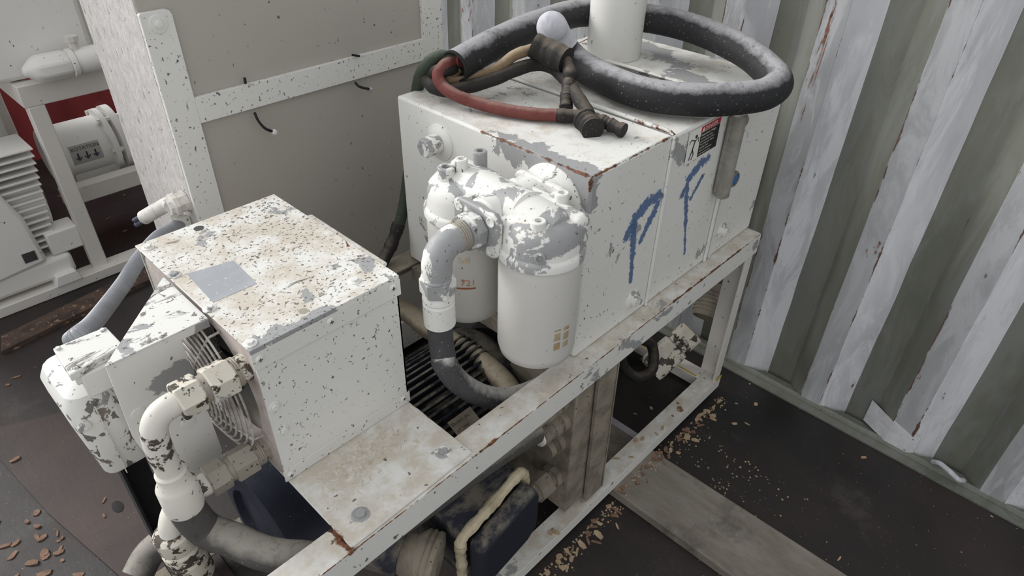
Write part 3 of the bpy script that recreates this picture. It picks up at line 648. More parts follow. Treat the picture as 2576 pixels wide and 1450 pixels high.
# fan motor and junction box on the far side of the bracket
fm = thing('fan_motor', 'paint-flaked white fan motor cover beside the cooler bracket', 'motor', (-.85, .43, .07))
b = MB(); n = 28; rings = []
def rr(hx, hy, r, n=6):
    out = []
    for (sx_, sy_, a0) in ((1, 1, 0), (-1, 1, 90), (-1, -1, 180), (1, -1, 270)):
        for k in range(n+1):
            a = math.radians(a0+k*90/n); out.append((sx_*(hx-r)+r*math.cos(a), sy_*(hy-r)+r*math.sin(a)))
    return out
mo_c = Vector((-.842, .490, 0))
def stack(levels, mat, name, parent, c, bevel=0):
    b = MB(); ks = []
    for (hx, hy, r, z, dx, dy) in levels: P_ = rr(hx, hy, r); ks.append((b.add([(c[0]+dx+p, c[1]+dy+q, z) for p, q in P_]), len(P_)))
    for (A, n_), (B, _) in zip(ks, ks[1:]):
        for i in range(n_): j = (i+1) % n_; b.face((A+i, A+j, B+j, B+i))
    b.face([ks[0][0]+i for i in reversed(range(ks[0][1]))]); b.face([ks[-1][0]+i for i in range(ks[-1][1])])
    return b.build(name, mat, parent, bevel=bevel)
stack([(.040, .085, .020, .000, .014, 0), (.042, .087, .022, .004, .014, 0), (.044, .090, .03, .13, .004, 0), (.041, .088, .033, .165, 0, 0), (.032, .075, .028, .188, .0, 0), (.013, .05, .012, .196, 0, 0)], m['cover'], 'motor_cover', fm, mo_c)
b = MB(); b.box((-.842, .3965, -.005), (-.8405, .4005, .17)); b.build('cover_seam', m['jbox'], fm)
b = MB(); b.lathe((-.868, .400, .14), (0, -1, 0), [(.012, 0), (.010, .004), (.004, .005), (0, .003)], 20); b.build('cover_screw', m['jbox'], fm)
jc = (-.815, .385, 0)
jb = thing('junction_box', 'small flat crusted white junction box above the fan motor cover', 'junction box', (-.815, .385, .262))
b = MB(); b.prism([(-.851, .418, .268), (-.777, .416, .268), (-.775, .356, .268), (-.855, .342, .268)], (0, 0, .018)); b.build('body', m['panel'], jb, bevel=.003)
b = MB(); b.prism([(-.856, .422, .286), (-.774, .420, .286), (-.772, .352, .286), (-.860, .336, .286)], (0, 0, .014)); l_ = b.build('cover', m['jbox'], jb, bevel=.002)
b = MB(); b.box((-.848, .340, .236), (-.778, .356, .286)); b.build('front_skirt', m['panel'], jb, bevel=.004)
for p in ((-.850, .414), (-.782, .412), (-.846, .346)): bolt(l_, (p[0], p[1], .30), (0, 0, 1), .005, m['tri'], 'cover_screw', washer=False)
# grey conduit
cp = cr([(-0.821, 0.466, 0.27), (-0.81, 0.451, 0.285), (-0.785, 0.48, 0.273), (-0.743, 0.56, 0.241), (-0.672, 0.68, 0.203), (-0.616, 0.75, 0.198), (-0.535, 0.85, 0.179), (-0.473, 0.92, 0.15), (-.440, .954, .136)], 8)
b = MB(); b.tube(cp, .0155, 20); o = b.build('conduit', m['conduit']); tag(o, 'grey ribbed conduit rising from the junction box to the cabinet', 'conduit')
b = MB(); L_ = len(cp)
for i in range(0, int((L_-14)*1), 1):
    for t in (0, .34, .67):
        p = cp[i].lerp(cp[i+1], t); b.ring(p, cp[i+1]-cp[i], .0153, .0012, 20, 6)
q = b.build('conduit_ribs', m['conduit'], o)

# tubes and fittings on the cooler
def hexfit(p0, p1, r, a0=.2): b = MB(); b.hexa(p0, p1, r, a0); return b
uh = thing('return_hose', 'chipped white pipe elbow and grey hose in front of the fan guard', 'hose', (-.78, .2, -.2))
zu = .264; yu = .203
b = MB(); b.cyl((-.60, yu, zu), (-.672, yu, zu), .0245, n=28); b.build('stub_pipe', m['fit_dark'], uh)
b = MB()
for i in range(3): b.ring((-.660-i*.004, yu, zu), (1, 0, 0), .0245, .0024)
b.build('pipe_thread', m['fit_dusty'], uh)
hexfit((-.668, yu, zu), (-.712, yu, zu), .0335, .5).build('hex_nut', m['fit_dark'], uh)
b = MB(); b.cyl((-.710, yu, zu), (-.724, yu, zu), .024, n=24); b.build('coupling', m['fit_dusty'], uh)
hexfit((-.722, yu, zu), (-.762, yu, zu), .0325, .2).build('hex_nut', m['fit_dark'], uh)
b = MB(); b.tube(cr([(-.755, yu, zu), (-.772, yu, zu), (-.790, yu, zu-.006), (-.802, yu, zu-.022), (-.807, yu, zu-.045), (-.808, yu, .185), (-.807, yu, .155), (-.806, yu, .125)], 5), .0205, 24); b.build('bent_tube', m['tube'], uh)
b = MB(); b.lathe((-.806, yu, .138), (-.0, .0, -1), [(.022, -.004), (.025, 0), (.0245, .018), (.030, .028), (.0325, .034), (.0325, .086), (.031, .092)], 32); b.build('ferrule', m['tube'], uh)
b = MB(); b.tube(cr([(-.806, yu, .06), (-.803, yu-.002, .02), (-.792, yu-.012, -.025), (-0.765, 0.15, -0.042), (-0.741, 0.1, -0.051), (-0.704, 0.06, -0.064), (-0.635, 0.035, -0.105), (-0.505, 0.025, -0.13), (-0.35, 0.02, -0.138), (-0.204, 0.02, -0.158), (-0.102, 0.02, -0.18)], 8), .030, 24); b.build('hose_body', m['rubber_low'], uh)
lh = thing('drain_hose', 'dusty brown hex fittings and speckled hose end below the white elbow', 'hose', (-.8, .22, -.3))
yl, zl = .222, .046
b = MB(); b.cyl((-.60, yl, zl), (-.668, yl, zl), .0235, n=28); b.build('stub_pipe', m['fit_dusty'], lh)
b = MB()
for i in range(4): b.ring((-.656-i*.004, yl, zl), (1, 0, 0), .0235, .0024)
b.build('pipe_thread', m['fit_dusty'], lh)
hexfit((-.668, yl, zl), (-.712, yl, zl), .031, .5).build('hex_nut', m['fit_dusty'], lh)
b = MB(); b.cyl((-.710, yl, zl), (-.722, yl, zl), .023, n=24); b.build('coupling', m['fit_dusty'], lh)
hexfit((-.720, yl, zl), (-.757, yl, zl), .030, .2).build('hex_nut', m['fit_dusty'], lh)
b = MB(); b.tube(cr([(-.755, yl, zl), (-.785, yl, zl), (-.815, yl, zl-.012), (-.833, yl, zl-.04), (-.838, yl, zl-.075)], 6), .021, 20); b.build('bent_tube', m['tube'], lh)
b = MB(); b.lathe((-.838, yl, -.010), (.06, 0, -1), [(.026, 0), (.033, .006), (.033, .040), (.030, .046), (.034, .050), (.034, .075), (.030, .080), (.034, .084), (.034, .14), (.031, .145)], 32); b.build('ferrule', m['fit_dark'], lh)
b = MB(); b.tube(cr([(-.830, yl, -.14), (-.822, yl, -.20), (-.80, yl, -.30), (-.76, yl, -.42), (-.70, yl+.02, -.55)], 6), .030, 20); b.build('hose_body', m['rubber_low'], lh)
b = MB(); b.tube(cr([(-0.898, 0.577, -0.5), (-0.859, 0.595, -0.48), (-0.819, 0.589, -0.46), (-0.785, 0.569, -0.45), (-.66, .42, -.44)], 8), .036, 20)
tag(b.build('floor_hose', m['rubber_low']), 'thick dusty hose bending down at the lower left beside the plywood', 'hose')

# ---------------------------------------------------------------- control cabinet
kb = thing('control_cabinet', 'tall beige-panelled cabinet with white frame behind the tank', 'cabinet', (0, 1.06, FZ))
CX0, CX1, CY0, CY1, CT = -.420, .407, .8835, 1.247, .74
b = MB(); b.box((CX0+.003, CY0+.012, -.60), (CX1-.003, CY1-.003, CT)); b.build('inner_panels', m['taupe'], kb, bevel=.002)
b = MB(); b.box((CX0-.0005, CY0+.0125, FZ+.0), (CX0+.004, CY1, CT)); b.build('left_side', m['cabside'], kb)
b = MB(); b.box((CX1-.004, CY0+.001, FZ), (CX1, CY1, CT)); b.build('right_side', m['plain'], kb)
def postp(x0, x1, zt_):
    b = MB(); r = .012
    b.prism([(x0, CY0, FZ), (x1, CY0, FZ), (x1, CY0, zt_-r), (x1-r*.3, CY0, zt_-r*.3), (x1-r, CY0, zt_), (x0+r*.3, CY0, zt_), (x0, CY0, zt_-r*.3)], (0, .012, 0)); return b.build('frame_post', m['cabframe'], kb, bevel=.001)
p1 = postp(CX0, -.352, .660); p2 = postp(.335, CX1, CT)
b = MB(); b.box((-.352, CY0+.0005, .402), (.335, CY0+.012, .463)); b.build('cross_bar', m['cabframe'], kb, bevel=.001)
b = MB(); b.box((-.352, CY0+.0005, -.62), (.335, CY0+.012, -.50)); b.build('bottom_bar', m['cabframe'], kb, bevel=.001)
b = MB(); b.lathe((-.386, CY0, .634), (0, -1, 0), [(.020, 0), (.019, .002), (.0185, .0025)], 28); b.lathe((-.386, CY0-.002, .634), (0, -1, 0), [(.009, 0), (.008, .007), (.004, .008), (0, .008)], 20); b.build('screw', m['plain'], kb)
def wirestub(pts, r=.0035, lab=None):
    b = MB(); b.tube(cr(pts, 6), r, 8); return b.build('wire_stub', m['black'], kb)
wirestub([(-0.218, 0.882, 0.393), (-0.217, 0.872, 0.373), (-0.205, 0.868, 0.351), (-0.183, 0.87, 0.335)])
wirestub([(0.083, 0.882, 0.396), (0.09, 0.872, 0.385), (0.122, 0.872, 0.37)])
wirestub([(-0.225, 0.88, 0.482), (-0.226, 0.88, 0.468)]); wirestub([(0.083, 0.88, 0.471), (0.105, 0.878, 0.464)], .003)
b = MB(); b.lathe((-0.183, 0.87, 0.335), (0, -1, 0), [(.002, -.004), (.008, 0), (.006, .006), (0, .008)], 10); b.lathe((0.124, 0.872, 0.368), (0, -1, 0), [(.002, -.004), (.007, 0), (.005, .006), (0, .008)], 10); b.build('terminal_lug', m['peel'], kb)
# cable gland with cut conduit on the left side
gl = thing('cut_cable', 'short cut white cable with dark cores sticking out of the cabinet side', 'cable', (-.47, .94, .19))
g0_ = Vector((CX0-.0005, .930, .205)); ax = Vector((-1, .0, -.05)).normalized()
b = MB(); b.lathe(g0_, ax, [(.030, 0), (.030, .006), (.026, .007), (.026, .022), (.031, .024), (.031, .034), (.022, .038), (.022, .046)], 8, a0=.2); b.build('gland', m['gland'], gl)
cpts = cr([g0_+ax*.036, (-0.454, 0.955, 0.199), (-0.48, 0.985, 0.177), (-0.504, 1.015, 0.154)], 6)
b = MB(); b.tube(cpts, .0185, 16); b.build('white_sheath', m['gland'], gl)
for k in (-1, 1):
    b = MB(); e = cpts[-1]; d = (cpts[-1]-cpts[-3]).normalized(); s_ = Vector((0, .3, 1)).normalized()*.006*k; b.tube([e-d*.01+s_, e+d*.034+s_], .0062, 10); b.build('core', m['navy_ink'], gl)
b = MB(); b.box((-.455, .935, .118), (CX0-.0005, .972, .160)); b.cyl((-.435, .954, .16), (-.435, .954, .172), .006, n=6); tag(b.build('conduit_clamp', m['jbox'], bevel=.003), 'small rusty white clamp holding the grey conduit on the cabinet side', 'clamp')

# ---------------------------------------------------------------- coiled black hose and its wires
hz = thing('armoured_cable', 'fat black dusty cable looped over the tank and around the pipe', 'cable', (.45, .3, .465))
hp = [(0.087, 0.479, 0.535), (0.154, 0.485, 0.545), (0.241, 0.494, 0.555), (0.413, 0.519, 0.56), (0.604, 0.515, 0.56), (0.707, 0.362, 0.555), (0.721, 0.22, 0.55), (0.682, 0.071, 0.54), (0.644, -0.022, 0.52), (0.609, -0.062, 0.51), (0.563, -0.067, 0.502), (0.51, -0.051, 0.5), (0.419, 0.008, 0.5), (0.355, 0.102, 0.5), (0.35, 0.197, 0.5), (0.377, 0.301, 0.5), (0.396, 0.367, 0.505), (0.387, 0.4, 0.53), (0.369, 0.411, 0.56), (0.351, 0.412, 0.585), (0.32, 0.393, 0.6)]
pth = cr(hp, 8); b = MB(); b.tube(pth[:-20], .0365, 32, open_end=True, rf=lambda t, i: 1 if t > .02 else 1.02)
hb = b.build('sheath', m['rubber'], hz)
e0 = pth[0]; d0 = (pth[0]-pth[1]).normalized()
b = MB(); b.lathe(e0-d0*.02, d0, [(.0365, 0), (.0375, .020), (.0335, .021), (.032, .016), (.031, -.03), (0, -.03)], 32); b.build('cut_end', m['black'], hz)
b = MB(); q_ = pth[-26:]; b.tube(q_, .0372, 32, rf=lambda t, i: 1 if t < .8 else math.sqrt(max(.02, 1-((t-.8)/.2)**2))); b.build('dusty_end', m['whitedust_tube'], hz, label='white powder-coated end of the hose')
def wire(pts, r, mat, name, lab):
    b = MB(); q_ = random.Random(len(pts)*7+int(r*9999)); lump = .07 if mat == 'tape' else .02; b.tube(cr(pts, 8), r, 16, rf=lambda t, i: 1+lump*(q_.random()*2-1)+lump*math.sin(i*.9)); o = b.build(name, m[mat], hz, label=lab); return o
wire([e0-d0*.02+Vector((0, -.008, .008)), (0.104, 0.492, 0.543), (0.067, 0.489, 0.54), (0.044, 0.486, 0.525), (0.04, 0.468, 0.505), (0.046, 0.428, 0.492), (0.066, 0.389, 0.482), (0.085, 0.329, 0.478), (0.116, 0.266, 0.477), (0.15, 0.221, 0.477), (0.156, 0.212, 0.477)], .0140, 'red_wire', 'red_core', 'dusty red core')
wire([(0.151, 0.22, 0.477), (0.176, 0.184, 0.478), (0.18, 0.165, 0.478), (0.168, 0.137, 0.477)], .0148, 'tape', 'tape_sleeve', 'black taped tail')
wire([(0.169, 0.161, 0.484), (0.157, 0.132, 0.479), (0.146, 0.114, 0.478)], .0235, 'tape', 'tape_joint', None)
wire([(0.181, 0.144, 0.482), (0.186, 0.121, 0.482), (0.19, 0.098, 0.479), (0.192, 0.068, 0.476)], .0145, 'tape', 'tape_sleeve', None)
wire([e0-d0*.02+Vector((-.004, .01, -.012)), (0.058, 0.49, 0.53), (0.056, 0.531, 0.512), (0.046, 0.525, 0.5), (0.042, 0.494, 0.492), (0.065, 0.467, 0.488), (0.106, 0.449, 0.492), (0.155, 0.419, 0.505), (0.205, 0.389, 0.525), (0.251, 0.372, 0.53), (0.273, 0.341, 0.525), (0.256, 0.285, 0.515), (0.222, 0.228, 0.505), (0.197, 0.178, 0.492), (0.178, 0.147, 0.482)], .0155, 'black_wire', 'black_core', 'black core')
wire([e0-d0*.02+Vector((.0, .004, -.012)), (0.093, 0.489, 0.515), (0.078, 0.49, 0.505), (0.109, 0.474, 0.498), (0.147, 0.452, 0.508), (0.175, 0.419, 0.53), (0.207, 0.4, 0.555), (0.251, 0.38, 0.565)], .0125, 'brown_wire', 'brown_core', 'tan core')
wire([e0-d0*.02+Vector((-.006, .016, .006)), (0.086, 0.518, 0.55), (0.06, 0.524, 0.545), (0.046, 0.541, 0.52), (0.065, 0.586, 0.47), (0.064, 0.612, 0.376), (0.04, 0.612, 0.253), (0.009, 0.61, 0.148), (-0.021, 0.606, 0.088), (-0.06, 0.6, 0.042), (-0.088, 0.595, 0.017)], .0150, 'green_wire', 'green_core', 'green core')
wire([(-0.013, 0.607, 0.106), (-0.047, 0.602, 0.057), (-0.091, 0.594, 0.019)], .0168, 'tape', 'tape_sleeve', 'black taped tail')
sp = [(0.245, 0.378, 0.575), (0.256, 0.351, 0.565), (0.261, 0.321, 0.56), (0.264, 0.293, 0.555)]
b = MB(); b.tube(cr(sp, 6), .0285, 20, rf=lambda t, i: 1.06-.12*abs(t-.5)+.03*math.sin(i*1.1)); b.build('tape_stump', m['tape'], hz)
wire([(0.27, 0.304, 0.553), (0.248, 0.267, 0.535), (0.23, 0.255, 0.515), (0.207, 0.239, 0.495), (0.193, 0.228, 0.48)], .0150, 'tape', 'tape_tail', None)

# ---------------------------------------------------------------- blue electric motor under the frame
mt_ = thing('electric_motor', 'dark navy finned electric motor lying under the frame', 'motor', (-.35, .29, -.50))
my, mz, R0 = .305, -.290, .150
b = MB(); b.cyl((-.33, my, mz), (-.02, my, mz), R0, n=64)
for i in range(52):
    a = 2*math.pi*i/52
    if math.sin(a) < -.75: continue
    u = Vector((0, math.cos(a), math.sin(a))); v = Vector((0, -math.sin(a), math.cos(a))); c0 = Vector((-.325, my, mz))
    b.prism([c0+u*(R0-.004)-v*.0045, c0+u*(R0+.024)-v*.0035, c0+u*(R0+.024)+v*.0035, c0+u*(R0-.004)+v*.0045], (.30, 0, 0))
fb = b.build('finned_body', m['fins'], mt_)
b = MB(); b.lathe((-.33, my, mz), (-1, 0, 0), [(R0+.026, -.012), (R0+.028, 0), (R0+.026, .05), (R0+.020, .12), (R0+.016, .27), (R0+.020, .31), (R0+.020, .34), (R0-.03, .345), (R0-.035, .33), (.06, .33)], 64); b.build('end_bell', m['navy'], mt_)
b = MB(); b.lathe((-.025, my, mz), (1, 0, 0), [(R0+.026, 0), (R0+.026, .03), (R0+.01, .05), (.06, .055)], 64); b.build('rear_bell', m['navydusty'], mt_)
for y in (my-.12, my+.12): b = MB(); b.box((-.30, y-.03, -.575), (-.05, y+.03, mz-.10)); b.build('foot', m['navydusty'], mt_, bevel=.006)
b = MB(); q = Vector((0, -.52, .85)); pc = (-0.218, 0.139, -0.15); pc = Vector(pc)
xv, yv = Vector((1, 0, 0)), Vector((0, .80, .42)).normalized()
b.prism([pc-xv*.036-yv*.022, pc+xv*.036-yv*.022, pc+xv*.036+yv*.022, pc-xv*.036+yv*.022], xv.cross(yv)*.002); np_ = b.build('nameplate', m['dusty'], fb)
t = text_mb('Electric, Inc', .0115, pc-xv*.033+yv*.006+xv.cross(yv)*.0025, xv, yv); join(t, text_mb('CT   1P 04', .008, pc-xv*.030-yv*.012+xv.cross(yv)*.0025, xv, yv)); t.build('nameplate_lettering', m['black_ink'], np_)
# terminal box facing the viewer
A = Vector((-0.214, -0.035, -0.182)); B = Vector((-0.392, -0.035, -0.237))
AB = (B-A); zt2 = (A.z+B.z)/2
tx0, tx1 = B.x-.0, A.x
dz = (A.z-B.z)
def tp(x, y, z): return (x, y, z)
def tz(x): return A.z+(x-A.x)*(A.z-B.z)/(A.x-B.x)
tb = MB(); hgt = .16; dy = -.036
tb.prism([(tx0, -.03, tz(tx0)), (tx1, -.03, tz(tx1)), (tx1+.006, -.03, tz(tx1)-.03), (tx1+.006, -.03, tz(tx1)-hgt), (tx0, -.03, tz(tx0)-hgt)], (0, .16, 0)); tbo = tb.build('terminal_box', m['navydusty'], mt_, bevel=.006)
tb = MB(); tb.prism([(tx0+.004, -.047, tz(tx0)-.006), (tx1-.004, -.047, tz(tx1)-.006), (tx1+.014, -.047, tz(tx1)-.045), (tx1+.014, -.047, tz(tx1)-hgt+.01), (tx1-.02, -.047, tz(tx1)-hgt-.02), (tx0+.004, -.047, tz(tx0)-hgt)], (0, -.046, 0)); tb.build('cover', m['fins'], tbo, bevel=.016, seg=4)
tb = MB(); pts = cr([(tx1+.012, -.040, tz(tx1)-.10), (tx1+.012, -.040, tz(tx1)-.035), (tx1-.002, -.040, tz(tx1)+.003), (tx1*.6+tx0*.4, -.040, tz(tx1*.6+tx0*.4)+.004), (tx1*.3+tx0*.7, -.040, tz(tx1*.3+tx0*.7)+.003), (tx0, -.040, tz(tx0)+.002), (tx0-.008, -.040, tz(tx0)-.03), (tx0-.006, -.040, tz(tx0)-.09), (tx0-.006, -.040, tz(tx0)-.17)], 6)
rnd = random.Random(9); tb.tube(pts, .0125, 10, rf=lambda t, i: .85+.35*rnd.random()); tb.build('sealant_bead', m['gasket'], tbo, label='tan lumpy sealant bead')
# round pump flange low in the view
pf = thing('pump', 'round ridged dusty pump housing at the bottom edge below the rail', 'pump', (-.45, .0, -.42))
pc = Vector((-0.441, -0.02, -0.3)); axp = Vector((.50, -.86, -.1)).normalized()
b = MB(); b.lathe(pc-axp*.09, axp, [(.045, 0), (.048, .03), (.062, .045), (.066, .050), (.062, .056), (.067, .062), (.062, .068), (.066, .074), (.064, .082), (.045, .088), (.03, .088), (.028, .07), (0, .07)], 44); b.build('housing', m['dusty'], pf)
b = MB(); b.cyl(pc-axp*.22, pc-axp*.085, .052, n=36); b.build('neck', m['navydusty'], pf)

# ---------------------------------------------------------------- manifold / plate cooler hanging under the rail
mf = thing('manifold_block', 'dust-brown upright manifold block with pipe fittings under the rail', 'manifold', (.04, .0, -.56))
b = MB(); b.box((.0, -.020, -.56), (.085, .20, -.085)); b.build('block', m['dusty'], mf, bevel=.004)
b = MB(); b.prism([(.075, -.036, -.57), (.145, -.036, -.57), (.135, -.036, -.068), (.065, -.036, -.068)], (0, .012, 0)); b.build('side_plate', m['dusty'], mf, bevel=.002)
b = MB(); b.prism([(.148, -.036, -.57), (.153, -.036, -.57), (.143, -.036, -.068), (.138, -.036, -.068)], (0, .06, 0)); b.build('side_plate', m['dusty'], mf)
for (px, q, r, L_) in (((-.0, .03, -.150), 0, .030, .12), ((0, .02, -.215), 0, .028, .085), ((0, .03, -.30), 0, .030, .05), ((0, .03, -.44), 0, .032, .13)):
    b = MB(); p = Vector(px); ax = Vector((-1, 0, 0)); 
    b.lathe(p-ax*.002, ax, [(r*1.1, 0), (r*1.1, .018), (r*.85, .020), (r*.85, .030), (r*1.15, .032), (r*1.15, L_*.6), (r*.95, L_*.62), (r*.95, L_), (r*.7, L_)], 8 if L_ > .1 else 24); b.build('fitting', m['dusty'], mf, bevel=.001)
b = MB(); b.lathe((-.084, .02, -.215), (-1, 0, 0), [(.024, 0), (.024, .006), (.018, .010), (0, .010)], 24); b.build('white_plug', m['white_ink'], mf, label='bare white plug')
# tan pipe, black belt guard under the tank
b = MB(); b.tube(cr([(-.20, .70, -.150), (-.06, .60, -.150), (-0.053, 0.457, -0.15), (-0.044, 0.354, -0.15), (-0.043, 0.256, -0.15), (-0.053, 0.17, -0.155), (-0.061, 0.118, -0.18), (-0.033, 0.127, -0.25)], 8), .0285, 20)
tag(b.build('cross_pipe', m['rubber_brown']), 'cream dusty pipe crossing under the frame behind the grey hose', 'pipe')
b = MB(); b.lathe((.075, .27, -.33), (1, .10, .08), [(.19, 0), (.20, .004), (.20, .07), (.19, .074), (.165, .074), (.165, .05), (.05, .05)], 56); tag(b.build('drive_wheel', m['tape']), 'black dusty drum under the tank behind the near canister', 'wheel')
b = MB(); b.prism([(.17, .32, -.42), (.62, .32, -.42), (.62, .605, -.42), (.17, .605, -.42)], (0, 0, .006)); b.box((.20, .36, -.575), (.24, .52, -.42)); b.box((.52, .36, -.575), (.56, .52, -.42)); tr = b.build('drip_tray', m['purple']); tag(tr, 'dusty mauve drip tray littered with chips under the tank', 'tray')
b = MB(); b.box((.22, .03, FZ+.0005), (.46, .30, FZ+.004)); tag(b.build('floor_plate', simple('pale_lilac_plate', rgb(190, 184, 190), rgb(170, 160, 168), 20, .5)), 'pale lilac sheet on the floor behind the dusty manifold', 'sheet')
# white valve body and black loop hose behind the far post
vb = thing('drain_valve', 'dirty white valve body on the floor seen through the frame', 'valve', (.70, .18, FZ))
b = MB(); b.lathe((0.753, 0.115, -0.5), (.25, -.10, .22), [(.050, -.12), (.052, -.04), (.050, .0), (.036, .006), (.036, .02), (.046, .024), (.046, .075), (.030, .080)], 24); b.build('body', m['fit_dark'], vb, bevel=.001)
b = MB(); b.lathe((0.869, 0.083, -0.42), (.22, .06, .2), [(.046, 0), (.050, .01), (.050, .10), (.044, .12)], 28)
for i in range(6): b.ring(Vector((0.869, 0.083, -0.42))+Vector((.22, .06, .2)).normalized()*(.02+.014*i), (.22, .06, .2), .050, .003, 28, 6)
b.build('ribbed_barrel', m['dusty'], vb)
b = MB(); b.tube(cr([(0.587, 0.181, -0.4), (0.644, 0.149, -0.45), (0.596, 0.107, -0.5), (0.551, 0.129, -0.52), (0.519, 0.168, -0.48), (0.506, 0.183, -0.42)], 8), .018, 14); tag(b.build('loop_hose', m['tape']), 'thin black hose loop hanging beneath the top rail', 'hose')
b = MB(); b.box(( .30, .30, BZ-.043), (.755, .36, BZ+.01)); tag(b.build('sleeper', m['dusty'], bevel=.006), 'dusty grey bar lying across inside the base of the frame', 'bar')

# ---------------------------------------------------------------- timber, plywood
b = MB(); b.prism([(.205, -.95, FZ), (.200, .60, FZ), (.405, .60, FZ), (.425, -.95, FZ)], (0, 0, .034)); tag(b.build('timber_beam', m['timber'], bevel=.004), 'weathered grey timber plank running out from under the frame', 'plank')
def plan(pts, z): return [(p[0], p[1], z) for p in pts]
b = MB(); b.prism(plan([(-1.047, 1.558, -0.648), (-0.815, 1.457, -0.648), (-0.708, 0.907, -0.648), (-0.717, 0.293, -0.648), (-0.9, 0.596, -0.648), (-0.99, 1.076, -0.648)], FZ+.0005), (0, 0, .012)); tag(b.build('plywood_sheet', m['ply']), 'brown worn plywood sheet on the floor at the lower left', 'plywood')
b = MB(); b.lathe((-0.843, 0.954, -0.647), (0, 0, 1), [(.024, 0), (.024, .0006), (.020, .0010)], 20, sx=.6, xd=(1, 0, 0)); tag(b.build('knot_hole', m['black']), 'dark knot hole in the lower left plywood sheet', 'hole')
b = MB(); b.prism(plan([(-0.874, 1.926, -0.63), (-0.354, 1.996, -0.63), (-0.227, 2.001, -0.63), (-0.187, 2.091, -0.63), (-0.309, 2.104, -0.63), (-0.847, 2.025, -0.63)], FZ+.0005), (0, 0, .02)); tag(b.build('timber_strip', m['strip']), 'brown splintered timber strip along the far machine base', 'plank')

# ---------------------------------------------------------------- wood chips
rnd = random.Random(21); protos = []
for k in range(5):
    b = MB(); L_, W_, H_ = ((.017, .009, .004), (.012, .010, .003), (.020, .005, .003), (.010, .007, .005), (.014, .006, .002))[k]
    b.prism([(-L_, -W_*.8, 0), (-L_*.2, -W_, 0), (L_, -W_*.5, 0), (L_*.8, W_*.7, 0), (-L_*.1, W_, 0), (-L_*.9, W_*.5, 0)], (0, 0, H_)); k_ = MB(); k_.v = b.v; k_.f = b.f; k_.mi = b.mi
    protos.append(k_)
used = set(); pm = {}
def chip(x, y, z, s, kind, dark, lab, grp):
    if lab.startswith('wood chip'): lab = ('brown ' if dark else 'pale ')+lab; grp = ('brown ' if dark else 'pale ')+grp
    s = s*.8
    key = (kind, dark); 
    if key not in pm:
        o = protos[kind].build('wood_chip', m['chip_dark'] if dark else m['chip'], origin=(0, 0, 0)); pm[key] = o
    else: o = pm[key].copy(); C.objects.link(o)
    o.location = (x, y, z+.0004); o.scale = (s, s, s); o.rotation_euler = (rnd.uniform(-.06, .06), rnd.uniform(-.06, .06), rnd.uniform(0, 6.28)); tag(o, lab, 'wood chip', grp)
for (p, s, k) in (((0.59, 0.079, -0.66), 1.0, 1), ((0.53, 0.103, -0.66), .9, 4), ((0.864, -0.17, -0.66), 1.2, 1), ((0.729, -0.162, -0.66), 1.0, 0), ((0.82, -0.12, -0.66), .7, 4), ((0.942, -0.106, -0.66), .7, 3), ((0.893, -0.532, -0.66), .95, 0), ((0.98, -0.482, -0.66), .7, 2), ((1.071, 0.03, -0.66), .7, 0), ((1.031, 0.013, -0.66), 1.0, 2), ((1.085, -0.927, -0.66), .9, 2), ((0.481, -0.622, -0.66), .9, 2), ((1.029, -0.722, -0.66), .6, 3), ((1.067, -0.432, -0.66), .5, 3), ((0.759, -0.194, -0.66), .9, 2), ((0.939, -0.892, -0.66), .6, 4)):
    chip(p[0], p[1], p[2], s*.7, k, False, 'pale wood chip scattered on the dark floor by the corrugated wall', 'wood chips on the floor by the corrugated wall')
for (p, s, k) in (((-0.806, 1.996, -0.66), 1.3, 1), ((-0.909, 1.744, -0.66), .9, 3), ((-0.878, 1.768, -0.66), 1.0, 2), ((-0.464, 2.193, -0.66), .8, 2), ((-0.646, 2.177, -0.66), .8, 4)):
    chip(p[0], p[1], p[2], s, k, True, 'small brown wood chip on the floor left of the junction box', 'wood chips on the floor left of the junction box')
for (p, s, k) in (((-0.995, 1.349, -0.647), 1.1, 0), ((-0.882, 0.95, -0.647), .8, 4), ((-0.862, 1.003, -0.647), .7, 2), ((-0.833, 0.778, -0.647), .8, 2)):
    chip(p[0], p[1], p[2], s, k, True, 'brown wood chip on the worn plywood sheet', 'wood chips on the plywood sheet')
for (p, s, k) in (((-0.784, 1.004, -0.647), 1.4, 0), ((-0.795, 0.991, -0.647), .8, 3), ((-0.793, 0.885, -0.647), 1.3, 4), ((-0.8, 0.905, -0.647), .9, 2), ((-0.797, 0.868, -0.647), 1.0, 4)):
    chip(p[0], p[1], p[2]-.013, s, k, True, 'reddish wood chip on the floor beside the frame corner', 'wood chips beside the frame corner')
for i in range(38):
    u = rnd.random(); px = rnd.uniform(-1.12, -.985); py = rnd.uniform(.60, 1.16)
    chip(px-(1.16-py)*.02, py, FZ, rnd.uniform(.6, 1.4), rnd.randrange(5), True, 'brown splinter among those on the floor left of the plywood sheet', 'splinters left of the plywood sheet')
for i in range(105):
    x = rnd.uniform(-.25, .80); y = -.056-abs(rnd.gauss(0, .022)); 
    if .2 < x < .43: chip(x, y, FZ+.034, rnd.uniform(.4, 1.0), rnd.randrange(5), True, 'wood chip on the timber plank against the frame base', 'wood chips on the plank by the frame')
    else: chip(x, y, FZ, rnd.uniform(.4, 1.2), rnd.randrange(5), rnd.random() < .4, 'wood chip swept against the bottom rail of the frame', 'wood chips along the bottom rail')
for i in range(14):
    chip(rnd.uniform(-.2, .72), rnd.uniform(-.036, .002), BZ, rnd.uniform(.4, 1.0), rnd.randrange(5), rnd.random() < .4, 'wood chip resting on top of the bottom rail', 'wood chips on top of the bottom rail')
